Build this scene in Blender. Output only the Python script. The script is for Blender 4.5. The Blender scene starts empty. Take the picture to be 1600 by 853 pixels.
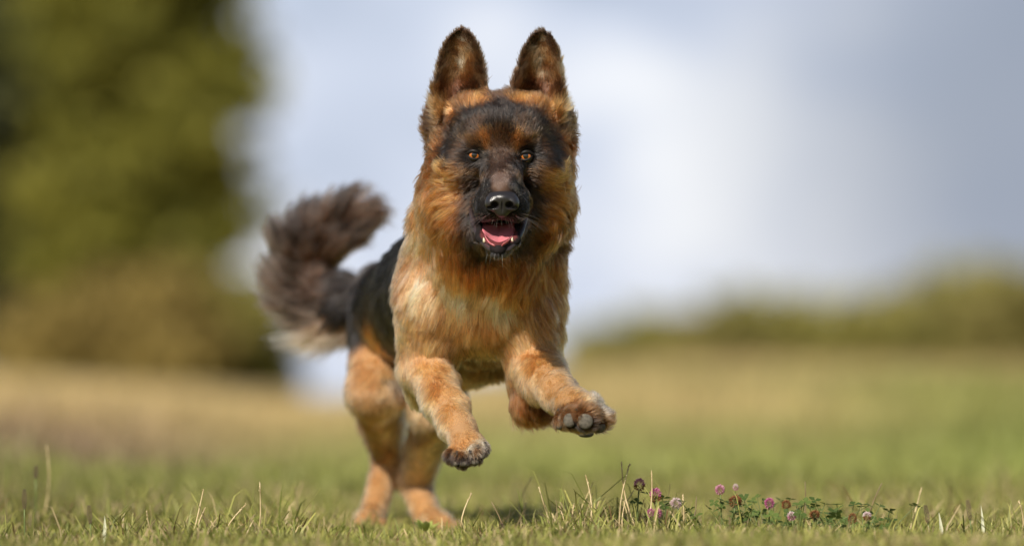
import bpy, math, random
import numpy as np
from mathutils import Vector, Matrix, kdtree
from mathutils.bvhtree import BVHTree

SC = bpy.context.scene
COL = SC.collection
rng = np.random.default_rng(7)
random.seed(7)
R = math.radians

# ------------------------------------------------------------------ camera
CAM_H = 0.20                  # the photographer lies in the grass
FPX = 9412.0                  # focal length in photo pixels (1600 wide)
TILT = math.atan(188.5 / FPX)
cd = bpy.data.cameras.new("camera")
cam = bpy.data.objects.new("camera", cd)
COL.objects.link(cam)
cam.location = (0, 0, CAM_H)
cam.rotation_euler = (math.pi / 2 + TILT, 0, 0)
cd.sensor_width = 36.0
cd.lens = 36.0 * FPX / 1600.0
cd.clip_start = 0.1
cd.clip_end = 5000
cd.dof.use_dof = True
cd.dof.focus_distance = 7.97
cd.dof.aperture_fstop = 2.6
SC.camera = cam

# ------------------------------------------------------------------ sun and sky
SUN_AZ = R(-24)               # towards the left of the camera axis, behind the camera
SUN_EL = R(36)
to_sun = Vector((math.sin(SUN_AZ) * math.cos(SUN_EL), -math.cos(SUN_AZ) * math.cos(SUN_EL), math.sin(SUN_EL)))
sd = bpy.data.lights.new("sun", 'SUN')
sd.energy = 5.0
sd.angle = R(0.5)
sd.color = (1.0, 0.93, 0.82)
sun = bpy.data.objects.new("sun", sd)
COL.objects.link(sun)
sun.location = (-3, -4, 6)
sun.rotation_euler = to_sun.to_track_quat('Z', 'Y').to_euler()

W = bpy.data.worlds.new("World")
SC.world = W
W.use_nodes = True
nt = W.node_tree
nt.nodes.clear()
def wn(t, **kw):
    n = nt.nodes.new(t)
    for k, v in kw.items():
        setattr(n, k, v)
    return n
out = wn('ShaderNodeOutputWorld')
sky = wn('ShaderNodeTexSky', sky_type='NISHITA')
sky.sun_disc = False
sky.sun_elevation = SUN_EL
sky.sun_rotation = math.atan2(to_sun.x, to_sun.y)
bg_sky = wn('ShaderNodeBackground')
bg_sky.inputs[1].default_value = 0.06
nt.links.new(sky.outputs[0], bg_sky.inputs[0])
tc = wn('ShaderNodeTexCoord')
def noise(scale, detail, loc, stretch=1.0):
    m = wn('ShaderNodeMapping')
    m.inputs['Location'].default_value = loc
    m.inputs['Scale'].default_value = (1, 1, stretch)
    nt.links.new(tc.outputs['Generated'], m.inputs[0])
    n = wn('ShaderNodeTexNoise')
    n.inputs['Scale'].default_value = scale
    n.inputs['Detail'].default_value = detail
    nt.links.new(m.outputs[0], n.inputs['Vector'])
    return n.outputs['Fac']
def ramp(src, stops):
    r = wn('ShaderNodeValToRGB')
    e = r.color_ramp.elements
    while len(e) < len(stops):
        e.new(0.5)
    for el, (p, c) in zip(e, stops):
        el.position = p
        el.color = (*c, 1)
    nt.links.new(src, r.inputs[0])
    return r.outputs[0]
# a high layer of cloud, grey underneath and white where the sun reaches it
cl_col = ramp(noise(15.0, 2.0, (0.33, 0.0, 0.12), 1.6),
              [(0.28, (0.28, 0.34, 0.45)), (0.46, (0.52, 0.57, 0.69)), (0.60, (0.80, 0.81, 0.84))])
# the grey rain cloud hanging over the right of the hill
nrm = wn('ShaderNodeVectorMath', operation='NORMALIZE')
nt.links.new(tc.outputs['Generated'], nrm.inputs[0])
dv = wn('ShaderNodeVectorMath', operation='DISTANCE')
cdir = Vector((0.105, 1.0, 0.042)).normalized()
dv.inputs[1].default_value = cdir
nt.links.new(nrm.outputs[0], dv.inputs[0])
dark = wn('ShaderNodeMapRange', interpolation_type='SMOOTHSTEP')
dark.inputs['From Min'].default_value = 0.025
dark.inputs['From Max'].default_value = 0.095
dark.inputs['To Min'].default_value = 0.9
dark.inputs['To Max'].default_value = 0.0
nt.links.new(dv.outputs['Value'], dark.inputs['Value'])
mixc = wn('ShaderNodeMix', data_type='RGBA')
nt.links.new(dark.outputs[0], mixc.inputs['Factor'])
nt.links.new(cl_col, mixc.inputs['A'])
mixc.inputs['B'].default_value = (0.22, 0.255, 0.335, 1)
bg_cl = wn('ShaderNodeBackground')
bg_cl.inputs[1].default_value = 1.0
nt.links.new(mixc.outputs['Result'], bg_cl.inputs[0])
cover = wn('ShaderNodeMapRange')
cover.inputs['From Min'].default_value = 0.56
cover.inputs['From Max'].default_value = 0.74
cover.inputs['To Min'].default_value = 0.0
cover.inputs['To Max'].default_value = 0.9
nt.links.new(noise(3.0, 4.0, (1.3, 0.2, 0.4), 1.8), cover.inputs['Value'])
bank = wn('ShaderNodeVectorMath', operation='DISTANCE')      # a bank of cloud low over the far hill
bank.inputs[1].default_value = Vector((0.0, 1.0, 0.05)).normalized()
nt.links.new(nrm.outputs[0], bank.inputs[0])
bk = wn('ShaderNodeMapRange', interpolation_type='SMOOTHSTEP')
bk.inputs['From Min'].default_value = 0.25
bk.inputs['From Max'].default_value = 0.70
bk.inputs['To Min'].default_value = 0.92
bk.inputs['To Max'].default_value = 0.0
nt.links.new(bank.outputs['Value'], bk.inputs['Value'])
mx = wn('ShaderNodeMath', operation='MAXIMUM')
nt.links.new(cover.outputs[0], mx.inputs[0])
nt.links.new(bk.outputs[0], mx.inputs[1])
mixs = wn('ShaderNodeMixShader')
nt.links.new(mx.outputs[0], mixs.inputs[0])
nt.links.new(bg_sky.outputs[0], mixs.inputs[1])
nt.links.new(bg_cl.outputs[0], mixs.inputs[2])
nt.links.new(mixs.outputs[0], out.inputs[0])

SC.view_settings.view_transform = 'Standard'
SC.view_settings.look = 'None'
SC.view_settings.exposure = 0.38
SC.view_settings.gamma = 1.0
SC.cycles.max_bounces = 10
SC.cycles.use_denoising = True
SC.cycles.use_adaptive_sampling = False
SC.cycles.sample_clamp_indirect = 4.0
try:
    SC.cycles_curves.shape = 'RIBBONS'
    SC.cycles_curves.subdivisions = 2
except Exception:
    pass

# ------------------------------------------------------------------ helpers
PX = 0.00085                  # metres per photo pixel at 8 m
CT, ST = math.cos(TILT), math.sin(TILT)
def P(px, py, Y):
    """World point that stands at depth Y on the ray through a photo pixel."""
    dx = (px - 800.0) / FPX
    dy = (426.5 - py) / FPX
    v = np.array([dx, CT - dy * ST, ST + dy * CT])
    v *= Y / v[1]
    return np.array([v[0], v[1], v[2] + CAM_H])
def S(Y):
    return PX * Y / 8.0
def toPx(p):
    p = np.asarray(p, dtype=float)
    z = p[..., 2] - CAM_H
    f = p[..., 1] * CT + z * ST
    u = -p[..., 1] * ST + z * CT
    return 800 + FPX * p[..., 0] / f, 426.5 - FPX * u / f

def mesh_obj(name, verts, faces, mat=None, parent=None, smooth=True):
    me = bpy.data.meshes.new(name)
    verts = np.asarray(verts, dtype=np.float32)
    if isinstance(faces, np.ndarray):
        nf, k = faces.shape
        me.vertices.add(len(verts))
        me.vertices.foreach_set('co', verts.ravel())
        me.loops.add(nf * k)
        me.loops.foreach_set('vertex_index', faces.astype(np.int32).ravel())
        me.polygons.add(nf)
        me.polygons.foreach_set('loop_start', np.arange(0, nf * k, k, dtype=np.int32))
        me.update(calc_edges=True)
    else:
        me.from_pydata([tuple(map(float, v)) for v in verts], [], faces)
    if smooth:
        me.polygons.foreach_set('use_smooth', np.ones(len(me.polygons), dtype=bool))
    me.update()
    o = bpy.data.objects.new(name, me)
    COL.objects.link(o)
    if mat:
        me.materials.append(mat)
    if parent:
        o.parent = parent
    return o
def tag(o, label=None, cat=None, group=None, kind=None):
    if label: o['label'] = label
    if cat: o['category'] = cat
    if group: o['group'] = group
    if kind: o['kind'] = kind
    return o

class Mat:
    """Small node-building wrapper round a Principled material."""
    def __init__(s, name, **inp):
        s.m = bpy.data.materials.new(name)
        s.m.use_nodes = True
        s.t = s.m.node_tree
        s.b = s.t.nodes['Principled BSDF']
        for k, v in inp.items():
            s.b.inputs[k.replace('_', ' ')].default_value = v
    def node(s, t, **kw):
        n = s.t.nodes.new(t)
        for k, v in kw.items():
            setattr(n, k, v)
        return n
    def link(s, a, b):
        s.t.links.new(a, b)
    def attr(s, name):
        n = s.node('ShaderNodeAttribute')
        n.attribute_name = name
        return n.outputs['Color']
    def noise(s, scale, detail=3, coord='Object', stretch=None):
        c = s.node('ShaderNodeTexCoord')
        src = c.outputs[coord]
        if stretch:
            m = s.node('ShaderNodeMapping')
            m.inputs['Scale'].default_value = stretch
            s.link(src, m.inputs[0])
            src = m.outputs[0]
        n = s.node('ShaderNodeTexNoise')
        n.inputs['Scale'].default_value = scale
        n.inputs['Detail'].default_value = detail
        s.link(src, n.inputs['Vector'])
        return n.outputs['Fac']
    def ramp(s, src, stops):
        r = s.node('ShaderNodeValToRGB')
        e = r.color_ramp.elements
        while len(e) < len(stops):
            e.new(0.5)
        for el, (p, c) in zip(e, stops):
            el.position = p
            el.color = (*c, 1)
        s.link(src, r.inputs[0])
        return r.outputs[0]
    def bump(s, src, strength, dist):
        b = s.node('ShaderNodeBump')
        b.inputs['Strength'].default_value = strength
        b.inputs['Distance'].default_value = dist
        s.link(src, b.inputs['Height'])
        s.link(b.outputs[0], s.b.inputs['Normal'])

def wobble(p, scale, seed, octaves=2):
    """Cheap smooth noise in about -1..1 at points p (n,3)."""
    r = np.random.default_rng(seed)
    out_ = np.zeros(len(p))
    amp, tot = 1.0, 0.0
    for o in range(octaves):
        for k in range(4):
            d = r.normal(size=3)
            d /= np.linalg.norm(d)
            out_ += amp * np.sin(p @ d * scale * r.uniform(0.7, 1.3) + r.uniform(0, 6.28))
        tot += amp * 2.0
        scale *= 2.1
        amp *= 0.55
    return out_ / tot
# ================================================================== the land
def smooth(a, b, t):
    u = np.clip((t - a) / (b - a), 0, 1)
    return u * u * (3 - 2 * u)
CX = np.array([-60, -8, -2.55, -1.9, -1.25, -.98, -.74, -.16, .32, 1.2, 2.55, 8, 60])
CZ = np.array([.55, .38, .30, .26, .19, .155, .155, .24, .33, .35, .33, .38, .45])
_xs = np.linspace(-60, 60, 4801)
_cz = np.interp(_xs, CX, CZ)
_k = np.hanning(25); _cz = np.convolve(np.pad(_cz, 12, mode='edge'), _k / _k.sum(), 'valid')
def land(x, y):
    x = np.asarray(x, float); y = np.asarray(y, float)
    crest = np.interp(x, _xs, _cz)
    z = crest * smooth(12.5, 30, y)
    far = np.clip(y - 30, 0, 300)
    g = -0.0035 + (0.0073) * smooth(-0.6, 1.0, x)
    z = z + far * g
    p = np.stack([x.ravel(), y.ravel(), np.zeros(x.size)], 1)
    near = 0.010 * wobble(p, 5.0, 51) + 0.005 * wobble(p, 23.0, 52)
    roll = 0.05 * wobble(p, 0.5, 53) * smooth(30, 60, y).ravel()
    return z + near.reshape(x.shape) + roll.reshape(x.shape)
def land_colour(x, y):
    """Pigment of turf: green sward near, straw and heath on the banks."""
    p = np.stack([x, y, 0 * x], 1)
    n1 = wobble(p, 1.1, 61)[:, None]; n2 = wobble(p, 0.35, 62)[:, None]; n3 = wobble(p * np.array([1, .4, 1]), 3.0, 63)[:, None]
    green = np.array([.25, .26, .07]); ygreen = np.array([.31, .325, .10]); straw = np.array([.56, .42, .21])
    heath = np.array([.27, .19, .12]); olive = np.array([.30, .245, .09])
    def mixc(a, b, t): return a + (b - a) * np.clip(t, 0, 1)
    c = np.tile(green, (len(x), 1))
    c = mixc(c, ygreen, smooth(10, 15, y)[:, None] * (.8 + .4 * n1))
    L = smooth(-.4, -1.4, x + 0.04 * (y - 20))[:, None]
    c = mixc(c, heath, L * (smooth(11, 15, y) * (1 - smooth(19, 24, y)))[:, None] * (.9 + .6 * n1))
    c = mixc(c, straw, smooth(14, 21, y)[:, None] * (.8 + .4 * n2 + .3 * n3))
    Rr = smooth(.7, 1.6, x)[:, None]
    c = mixc(c, green * np.array([1.0, 1.12, 1.0]), Rr * (smooth(10, 13, y) * (1 - smooth(20, 25, y)))[:, None] * (.9 + .5 * n1))
    c = mixc(c, olive, smooth(1.6, 2.6, x)[:, None] * smooth(18, 26, y)[:, None] * .8)
    c = mixc(c, olive, smooth(45, 90, y)[:, None] * .7)
    return np.clip(c * (1 + .12 * n3), .01, .7)
gx = np.concatenate([-np.geomspace(3.2, 420, 40)[::-1], np.linspace(-3, 3, 121), np.geomspace(3.2, 420, 40)])
gy = np.concatenate([np.linspace(-12, 5.5, 14), np.linspace(6, 14, 101), np.linspace(14.2, 34, 90), np.geomspace(35, 900, 60)])
GX, GY = np.meshgrid(gx, gy)
GZ = land(GX, GY)
nxg, nyg = len(gx), len(gy)
idx = np.arange(nxg * nyg).reshape(nyg, nxg)
gq = np.stack([idx[:-1, :-1], idx[:-1, 1:], idx[1:, 1:], idx[1:, :-1]], -1).reshape(-1, 4)
m_ground = Mat('turf', Roughness=.95, Specular_IOR_Level=.1)
_mx = m_ground.node('ShaderNodeMix', data_type='RGBA', blend_type='MULTIPLY')
_mx.inputs['Factor'].default_value = 1.0
m_ground.link(m_ground.attr('pigment'), _mx.inputs['A'])
m_ground.link(m_ground.ramp(m_ground.noise(22, 6), [(.3, (.55, .52, .48)), (.7, (1.25, 1.2, 1.1))]), _mx.inputs['B'])
m_ground.link(_mx.outputs['Result'], m_ground.b.inputs['Base Color'])
m_ground.bump(m_ground.noise(90, 5), .8, .02)
ground = mesh_obj('ground', np.stack([GX.ravel(), GY.ravel(), GZ.ravel()], 1), gq, m_ground.m)
tag(ground, 'grassy heath ground rolling from green turf to straw coloured banks', None, kind='structure')
gc = land_colour(GX.ravel(), GY.ravel())
a = ground.data.attributes.new('pigment', 'FLOAT_COLOR', 'POINT')
a.data.foreach_set('color', np.concatenate([gc, np.ones((len(gc), 1))], 1).astype(np.float32).ravel())

# ---- leafy things: a trunk with limbs, and a crown of many small leaf faces
def leaf_mat(name, stops, trans=.35, rough=.6):
    m = Mat(name, Roughness=rough, Specular_IOR_Level=.25)
    col = m.ramp(m.attr('tint'), stops)
    m.link(col, m.b.inputs['Base Color'])
    tr = m.node('ShaderNodeBsdfTranslucent')
    m.link(col, tr.inputs['Color'])
    mx = m.node('ShaderNodeMixShader')
    mx.inputs[0].default_value = trans
    m.link(m.b.outputs[0], mx.inputs[1]); m.link(tr.outputs[0], mx.inputs[2])
    m.link(mx.outputs[0], m.t.nodes['Material Output'].inputs[0])
    return m.m
def set_tint(o, vals):
    a = o.data.attributes.new('tint', 'FLOAT_COLOR', 'POINT')
    v = np.clip(vals, 0, 1)[:, None]
    a.data.foreach_set('color', np.concatenate([v, v, v, np.ones_like(v)], 1).astype(np.float32).ravel())
def leaf_faces(name, cen, size, mat, parent, r, droop=0.0, tint=None):
    n = len(cen)
    d = r.normal(size=(n, 3)); d[:, 2] -= droop; d /= np.linalg.norm(d, axis=1)[:, None]
    e = np.cross(d, r.normal(size=(n, 3))); e /= np.linalg.norm(e, axis=1)[:, None]
    L = (size * r.uniform(.6, 1.4, n))[:, None]
    a, b, c, dd = cen - d * L, cen + e * L * .38, cen + d * L, cen - e * L * .38
    v = np.stack([a, b, c, dd], 1).reshape(-1, 3)
    f = np.arange(4 * n).reshape(n, 4)
    o = mesh_obj(name, v, f, mat, parent, smooth=False)
    t = (r.random(n) if tint is None else tint)
    set_tint(o, np.repeat(t, 4))
    return o
m_bark = Mat('bark', Roughness=.9)
m_bark.link(m_bark.ramp(m_bark.noise(9, 5, stretch=(1, 1, .25)), [(.3, (.05, .038, .028)), (.7, (.16, .125, .09))]), m_bark.b.inputs['Base Color'])
m_bark.bump(m_bark.noise(18, 5, stretch=(1, 1, .2)), .8, .03)
def limb_mesh(name, segs, mat, parent, seg=7):
    vs, fs = [], []
    for pts, rad in segs:
        b0 = len(vs)
        n = len(pts)
        for i in range(n):
            d = Vector(pts[min(i + 1, n - 1)]) - Vector(pts[max(i - 1, 0)])
            d.normalize()
            rf = Vector((0, 1, .1)) if abs(d.z) > .5 else Vector((0, 0, 1))
            x = d.cross(rf).normalized(); y = d.cross(x)
            for j in range(seg):
                t = 2 * math.pi * j / seg
                vs.append(Vector(pts[i]) + (x * math.cos(t) + y * math.sin(t)) * rad[i])
        for i in range(n - 1):
            for j in range(seg):
                a0 = b0 + i * seg + j; a1 = b0 + i * seg + (j + 1) % seg
                fs.append((a0, a1, a1 + seg, a0 + seg))
    return mesh_obj(name, vs, fs, mat, parent)
def tree(name, label, cat, group, x, y, height, radius, mat, seed, shape='conifer', leaves=5000, leaf=.22, base=.05):
    r = np.random.default_rng(seed)
    root = bpy.data.objects.new(name, None)
    COL.objects.link(root)
    z0 = float(land(np.array([x]), np.array([y]))[0])
    root.location = (x, y, z0)
    tag(root, label, cat, group)
    tr = radius * .09 + .02
    hs = np.linspace(0, 1, 9)
    bend = np.cumsum(r.normal(size=(9, 2)) * .012 * height, 0) * hs[:, None]
    trunk = [(bend[i, 0], bend[i, 1], -0.2 + (height * .96 + .2) * h) for i, h in enumerate(hs)]
    segs = [(trunk, [tr * (1.35 if i == 0 else 1) * (1 - .9 * h) for i, h in enumerate(hs)])]
    cens, tints = [], []
    nl = 46 if shape == 'conifer' else 70
    for k in range(nl):
        h = base + (1 - base) * (k + r.random()) / nl
        az = r.uniform(0, 2 * math.pi)
        if shape == 'conifer':
            reach = radius * (1.03 - h) ** .8 * r.uniform(.65, 1.15)
            up = -.15 + .5 * h
        else:
            reach = radius * math.sqrt(max(1 - (2 * h - .85) ** 2 / 1.4, .06)) * r.uniform(.35, 1.28)
            up = .15 + .5 * h
        bx, by = np.interp(h, hs, bend[:, 0]), np.interp(h, hs, bend[:, 1])
        p0 = np.array([bx, by, height * .96 * h])
        dirv = np.array([math.cos(az), math.sin(az), up])
        pts = [p0 + dirv * reach * t + np.array([0, 0, -.12 * reach * t * t]) for t in (0, .35, .7, 1)]
        segs.append((pts, [tr * .38 * (1 - .8 * t) * (1.2 - h) for t in (0, .35, .7, 1)]))
        m = max(int(leaves / nl * (.4 + reach / radius)), 12)
        t = np.sqrt(r.uniform(.04, 1.1, m))[:, None]
        c = p0 + dirv * reach * t + r.normal(size=(m, 3)) * radius * np.array([.15, .15, .11]) * (.5 + t)
        c[:, 2] = np.maximum(c[:, 2], .03)
        cens.append(c); tints.append(np.clip(r.normal(.5, .12) + r.normal(size=m) * .2, 0, 1))
    limb_mesh('trunk', segs, m_bark.m, root)
    leaf_faces('crown', np.concatenate(cens), leaf, mat, root, r, .3, np.concatenate(tints))
    return root
def px_x(px, y):
    return (px - 800) * S(y)
m_spruce = leaf_mat('spruce_needles', [(.1, (.022, .028, .011)), (.9, (.085, .085, .024))], .2)
m_ygreen = leaf_mat('yellow_green_leaves', [(.1, (.12, .125, .02)), (.9, (.31, .285, .05))], .45)
m_olive = leaf_mat('olive_leaves', [(.1, (.10, .095, .02)), (.9, (.27, .235, .055))], .3)
m_russet = leaf_mat('russet_leaves', [(.1, (.18, .135, .04)), (.9, (.40, .30, .09))], .3)
m_green = leaf_mat('green_leaves', [(.1, (.13, .13, .03)), (.9, (.34, .30, .075))], .35)
m_hill_a = leaf_mat('hill_bush_leaves', [(.1, (.20, .195, .05)), (.9, (.48, .43, .13))], .45)
m_hill_b = leaf_mat('hill_bush_olive_leaves', [(.1, (.18, .165, .05)), (.9, (.42, .36, .12))], .45)
G1 = 'trees beyond the left bank'
tree('spruce_tree', 'dark spruce at the very edge of the picture behind the yellow-green tree', 'tree', G1, px_x(12, 121), 121, 13.5, 1.5, m_spruce, 101, shape='round', leaves=12000, leaf=.26)
tree('spruce_tree', 'dark olive spruce seen between the darkest spruce and the yellow-green tree', 'tree', G1, px_x(130, 128), 128, 13.5, 2.2, m_olive, 102, shape='round', leaves=12000, leaf=.28)
tree('broadleaf_tree', 'tall yellow-green tree lit by the sun above the russet shrub', 'tree', G1, px_x(212, 109), 109, 11.5, 1.52, m_ygreen, 103, shape='round', leaves=24000, leaf=.27, base=.04)
tree('broadleaf_tree', 'smaller yellow-green tree leaning out to the open sky beside the yellow-green tree', 'tree', G1, px_x(322, 124), 124, 7.2, 1.1, m_ygreen, 104, shape='round', leaves=5000, leaf=.22)
tree('shrub', 'russet brown shrub below the yellow-green tree', 'shrub', G1, px_x(235, 106), 106, 1.75, 1.15, m_russet, 105, shape='round', leaves=4500, leaf=.18)
tree('shrub', 'broad russet shrub under the dark spruce at the picture edge', 'shrub', G1, px_x(95, 106), 106, 1.35, 1.05, m_russet, 106, shape='round', leaves=3000, leaf=.18)
tree('shrub', 'green bush at the open end of the tree row next to the sky gap', 'shrub', G1, px_x(372, 110), 108, 1.95, .95, m_green, 107, shape='round', leaves=4500, leaf=.17)
tree('shrub', 'low green bush spreading down from the end of the tree row', 'shrub', G1, px_x(420, 112), 110, .85, .5, m_green, 108, shape='round', leaves=3000, leaf=.15)
G2 = 'bushes along the hill on the right'
HEDGE = [(935, 552, 34, 0, 'lowest green bush where the hill hedge begins beside the dog'), (990, 535, 40, 1, 'second low bush from the dog along the hill hedge'),
         (1052, 517, 46, 0, 'rounded bush between the low hedge start and the first tall hill bush'), (1120, 520, 42, 2, 'olive bush filling the dip before the first tall hill bush'),
         (1205, 492, 58, 0, 'first tall hill bush standing alone above the hedge line'), (1290, 522, 46, 2, 'low olive bush in the notch of the hill hedge'),
         (1358, 500, 50, 0, 'middle height green bush right of the hedge notch'), (1425, 478, 52, 2, 'olive bush leading up to the tallest hill bush'),
         (1512, 447, 66, 0, 'tallest and broadest bush on top of the hill'), (1590, 462, 56, 2, 'olive bush cut by the picture edge behind the tallest bush'),
         (1460, 520, 50, 1, 'shorter bush standing in front of the tallest hill bush'), (1655, 470, 60, 0, 'green bush just beyond the picture edge on the hill')]
for k, (px_, top, wpx, kind, lab) in enumerate(HEDGE):
    Y = 150 + 4 * (k % 3)
    x = px_x(px_, Y)
    zb = float(land(np.array([x]), np.array([Y]))[0])
    h = (615 - top) * S(Y) + CAM_H - zb
    tree('bush', lab, 'bush', G2, x, Y, max(h, .7) * .98, wpx * S(Y) * 1.35, (m_hill_a, m_hill_a, m_hill_b)[kind], 200 + k, shape='round', leaves=3800, leaf=.24, base=.0)

# ---- grass
m_grass = Mat('grass_blade', Roughness=.5, Specular_IOR_Level=.3)
_g = m_grass.attr('pigment')
m_grass.link(_g, m_grass.b.inputs['Base Color'])
_tr = m_grass.node('ShaderNodeBsdfTranslucent'); m_grass.link(_g, _tr.inputs['Color'])
_ms = m_grass.node('ShaderNodeMixShader'); _ms.inputs[0].default_value = .4
m_grass.link(m_grass.b.outputs[0], _ms.inputs[1]); m_grass.link(_tr.outputs[0], _ms.inputs[2])
m_grass.link(_ms.outputs[0], m_grass.t.nodes['Material Output'].inputs[0])
def blades(name, x, y, h, w, lean, cols, r):
    n = len(x)
    z = land(x, y)
    az = r.uniform(0, 2 * math.pi, n)
    side = np.stack([np.cos(az), np.sin(az), 0 * az], 1)
    ld = r.uniform(0, 2 * math.pi, n)
    lv = np.stack([np.cos(ld), np.sin(ld), 0 * ld], 1) * (lean * h)[:, None]
    b = np.stack([x, y, z - .004], 1)
    up = np.zeros((n, 3)); up[:, 2] = 1
    p1 = b + up * (h * .45)[:, None] + lv * .22
    p2 = b + up * (h * .8)[:, None] + lv * .62
    p3 = b + up * h[:, None] * (1 - .25 * lean[:, None]) + lv * 1.15
    ww = w[:, None] * side
    v = np.stack([b - ww, b + ww, p1 - ww * .9, p1 + ww * .9, p2 - ww * .55, p2 + ww * .55, p3], 1).reshape(-1, 3)
    k = np.arange(n)[:, None] * 7
    q = np.concatenate([k + np.array([0, 1, 3, 2]), k + np.array([2, 3, 5, 4]), k + np.array([4, 5, 6, 6])], 1).reshape(-1, 4)
    # tip triangles are stored as quads whose last two corners meet
    me_f = [tuple(f) for f in ()]
    tri_f = np.concatenate([k + np.array([0, 1, 3]), k + np.array([0, 3, 2]), k + np.array([2, 3, 5]), k + np.array([2, 5, 4]), k + np.array([4, 5, 6])], 1).reshape(-1, 3)
    o = mesh_obj(name, v, tri_f, m_grass.m, None)
    a = o.data.attributes.new('pigment', 'FLOAT_COLOR', 'POINT')
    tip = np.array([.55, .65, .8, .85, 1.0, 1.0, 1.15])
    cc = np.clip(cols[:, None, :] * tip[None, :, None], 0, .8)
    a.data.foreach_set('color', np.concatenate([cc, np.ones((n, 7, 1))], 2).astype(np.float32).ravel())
    return o
def grass_cols(n, r, straw, x, y):
    c = np.tile(np.array([.20, .235, .05]), (n, 1))
    t = r.random(n)[:, None]
    c = c * (1 - t) + np.array([.46, .43, .125]) * t
    s = r.random(n) < straw
    c[s] = np.array([.60, .47, .25]) * r.uniform(.7, 1.1, (s.sum(), 1))
    s = r.random(n) < .05
    c[s] = np.array([.20, .12, .05])
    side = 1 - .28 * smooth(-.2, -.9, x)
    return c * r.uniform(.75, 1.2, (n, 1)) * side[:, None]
r = np.random.default_rng(301)
N = 150000
gy_ = 6.35 + 5.2 * r.random(N) ** 1.15
gx_ = r.uniform(-1, 1, N) * (.093 * gy_ + .15 + 1.6 * r.random(N) ** 4)
pp = np.stack([gx_, gy_, 0 * gx_], 1)
tuft = 1 + .5 * wobble(pp, 14, 71) + .4 * wobble(pp, 45, 72)
gh_ = np.clip(.027 * tuft * r.uniform(.5, 1.35, N), .008, .09)
tall = r.random(N) < .09
gh_[tall] *= 1.8
path_ = np.exp(-((gx_ + .15 + .02 * (gy_ - 8)) / .11) ** 2)          # trodden line the dog runs along
gh_ *= 1 - .42 * path_
gh_ = np.where(gy_ < 7.75, np.minimum(gh_, .028 + .012 * r.random(N)), gh_)
gh_ *= 1 - .35 * smooth(8.3, 8.7, gy_) * (1 - smooth(9.9, 10.5, gy_)) * smooth(-.2, -.05, gx_) * (1 - smooth(.3, .5, gx_))
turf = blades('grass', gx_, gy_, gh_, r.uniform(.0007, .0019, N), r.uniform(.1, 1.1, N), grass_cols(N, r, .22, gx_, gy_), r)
tag(turf, 'short green meadow grass mixed with dry straw under the dog', kind='stuff')
N = 30000
gy_ = 11.3 + 14 * r.random(N) ** 1.3
gx_ = r.uniform(-1, 1, N) * (.1 * gy_ + .2 + 2.5 * r.random(N) ** 4)
cl = land_colour(gx_, gy_) * r.uniform(.7, 1.4, (N, 1))
right_weeds = smooth(.9, 1.5, gx_) * (1 - smooth(20, 24, gy_))
left_heath = smooth(-.7, -1.3, gx_) * (1 - smooth(20, 24, gy_))
gh_ = r.uniform(.03, .08, N) + r.random(N) * (.10 * right_weeds + .12 * left_heath) + .02 * smooth(15, 25, gy_)
rough_ = blades('rough_grass', gx_, gy_, gh_, r.uniform(.002, .004, N), r.uniform(.1, .6, N), cl, r)
tag(rough_, 'taller tawny and green rough grass on the rising ground behind the dog', kind='stuff')
N = 9000
gy_ = 26 + 40 * r.random(N)
gx_ = r.uniform(-1, 1, N) * (.1 * gy_ + .5)
k_ = gx_ > -.05 * gy_ * .4
gx_, gy_ = gx_[k_], gy_[k_]; N = len(gx_)
far_ = blades('tall_grass', gx_, gy_, r.uniform(.025, .07, N), r.uniform(.004, .008, N), r.uniform(.1, .6, N), land_colour(gx_, gy_) * np.array([.72, .74, .68]) * r.uniform(.75, 1.25, (N, 1)), r)
tag(far_, 'rough pale grass along the foot of the hill hedge', kind='stuff')
# ================================================================== the dog
# ---- implicit modelling: rounded cones and ellipsoids joined by smooth unions
def cone(a, ra, b, rb, k=12, op='u'):
    A, B = P(*a), P(*b)
    return ('cone', A, ra * S(a[2]), B, rb * S(b[2]), k * PX, op)
def ell(c, r, k=12, op='u', rot=None):
    s = S(c[2])
    return ('ell', P(*c), np.array([r[0] * s, r[2] * s, r[1] * s]), rot, k * PX, op)
def prim_d(pr, p):
    if pr[0] == 'cone':
        _, A, ra, B, rb = pr[:5]
        ab = B - A
        t = np.clip(((p - A) @ ab) / (ab @ ab), 0, 1)
        return np.linalg.norm(p - A - t[:, None] * ab, axis=1) - (ra + (rb - ra) * t)
    if pr[0] == 'ell':
        q = p - pr[1]
        if pr[3] is not None:
            q = q @ pr[3]
        r = pr[2]
        k0 = np.linalg.norm(q / r, axis=1)
        k1 = np.linalg.norm(q / (r * r), axis=1) + 1e-9
        return k0 * (k0 - 1.0) / k1
    return pr[1](p)
def prim_box(pr):
    if pr[0] == 'cone':
        _, A, ra, B, rb = pr[:5]
        r = max(ra, rb)
        return np.minimum(A, B) - r, np.maximum(A, B) + r
    if pr[0] == 'ell':
        r = pr[2] if pr[3] is None else np.full(3, pr[2].max())
        return pr[1] - r, pr[1] + r
    return pr[2], pr[3]
def combine(d, v, k, op):
    if op == 'u':
        if k <= 0: return np.minimum(d, v)
        h = np.maximum(k - np.abs(d - v), 0) / k
        return np.minimum(d, v) - h * h * k * 0.25
    v = -v
    h = np.maximum(k - np.abs(d - v), 0) / max(k, 1e-9)
    return np.maximum(d, v) + h * h * k * 0.25
def sdf(prims, p, margin=0.03):
    d = np.full(len(p), 0.5)
    for pr in prims:
        lo, hi = prim_box(pr)
        m = margin + pr[-2]
        sel = np.nonzero(np.all((p > lo - m) & (p < hi + m), axis=1))[0]
        if len(sel) == 0: continue
        d[sel] = combine(d[sel], prim_d(pr, p[sel]), pr[-2], pr[-1])
    return d
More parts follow.
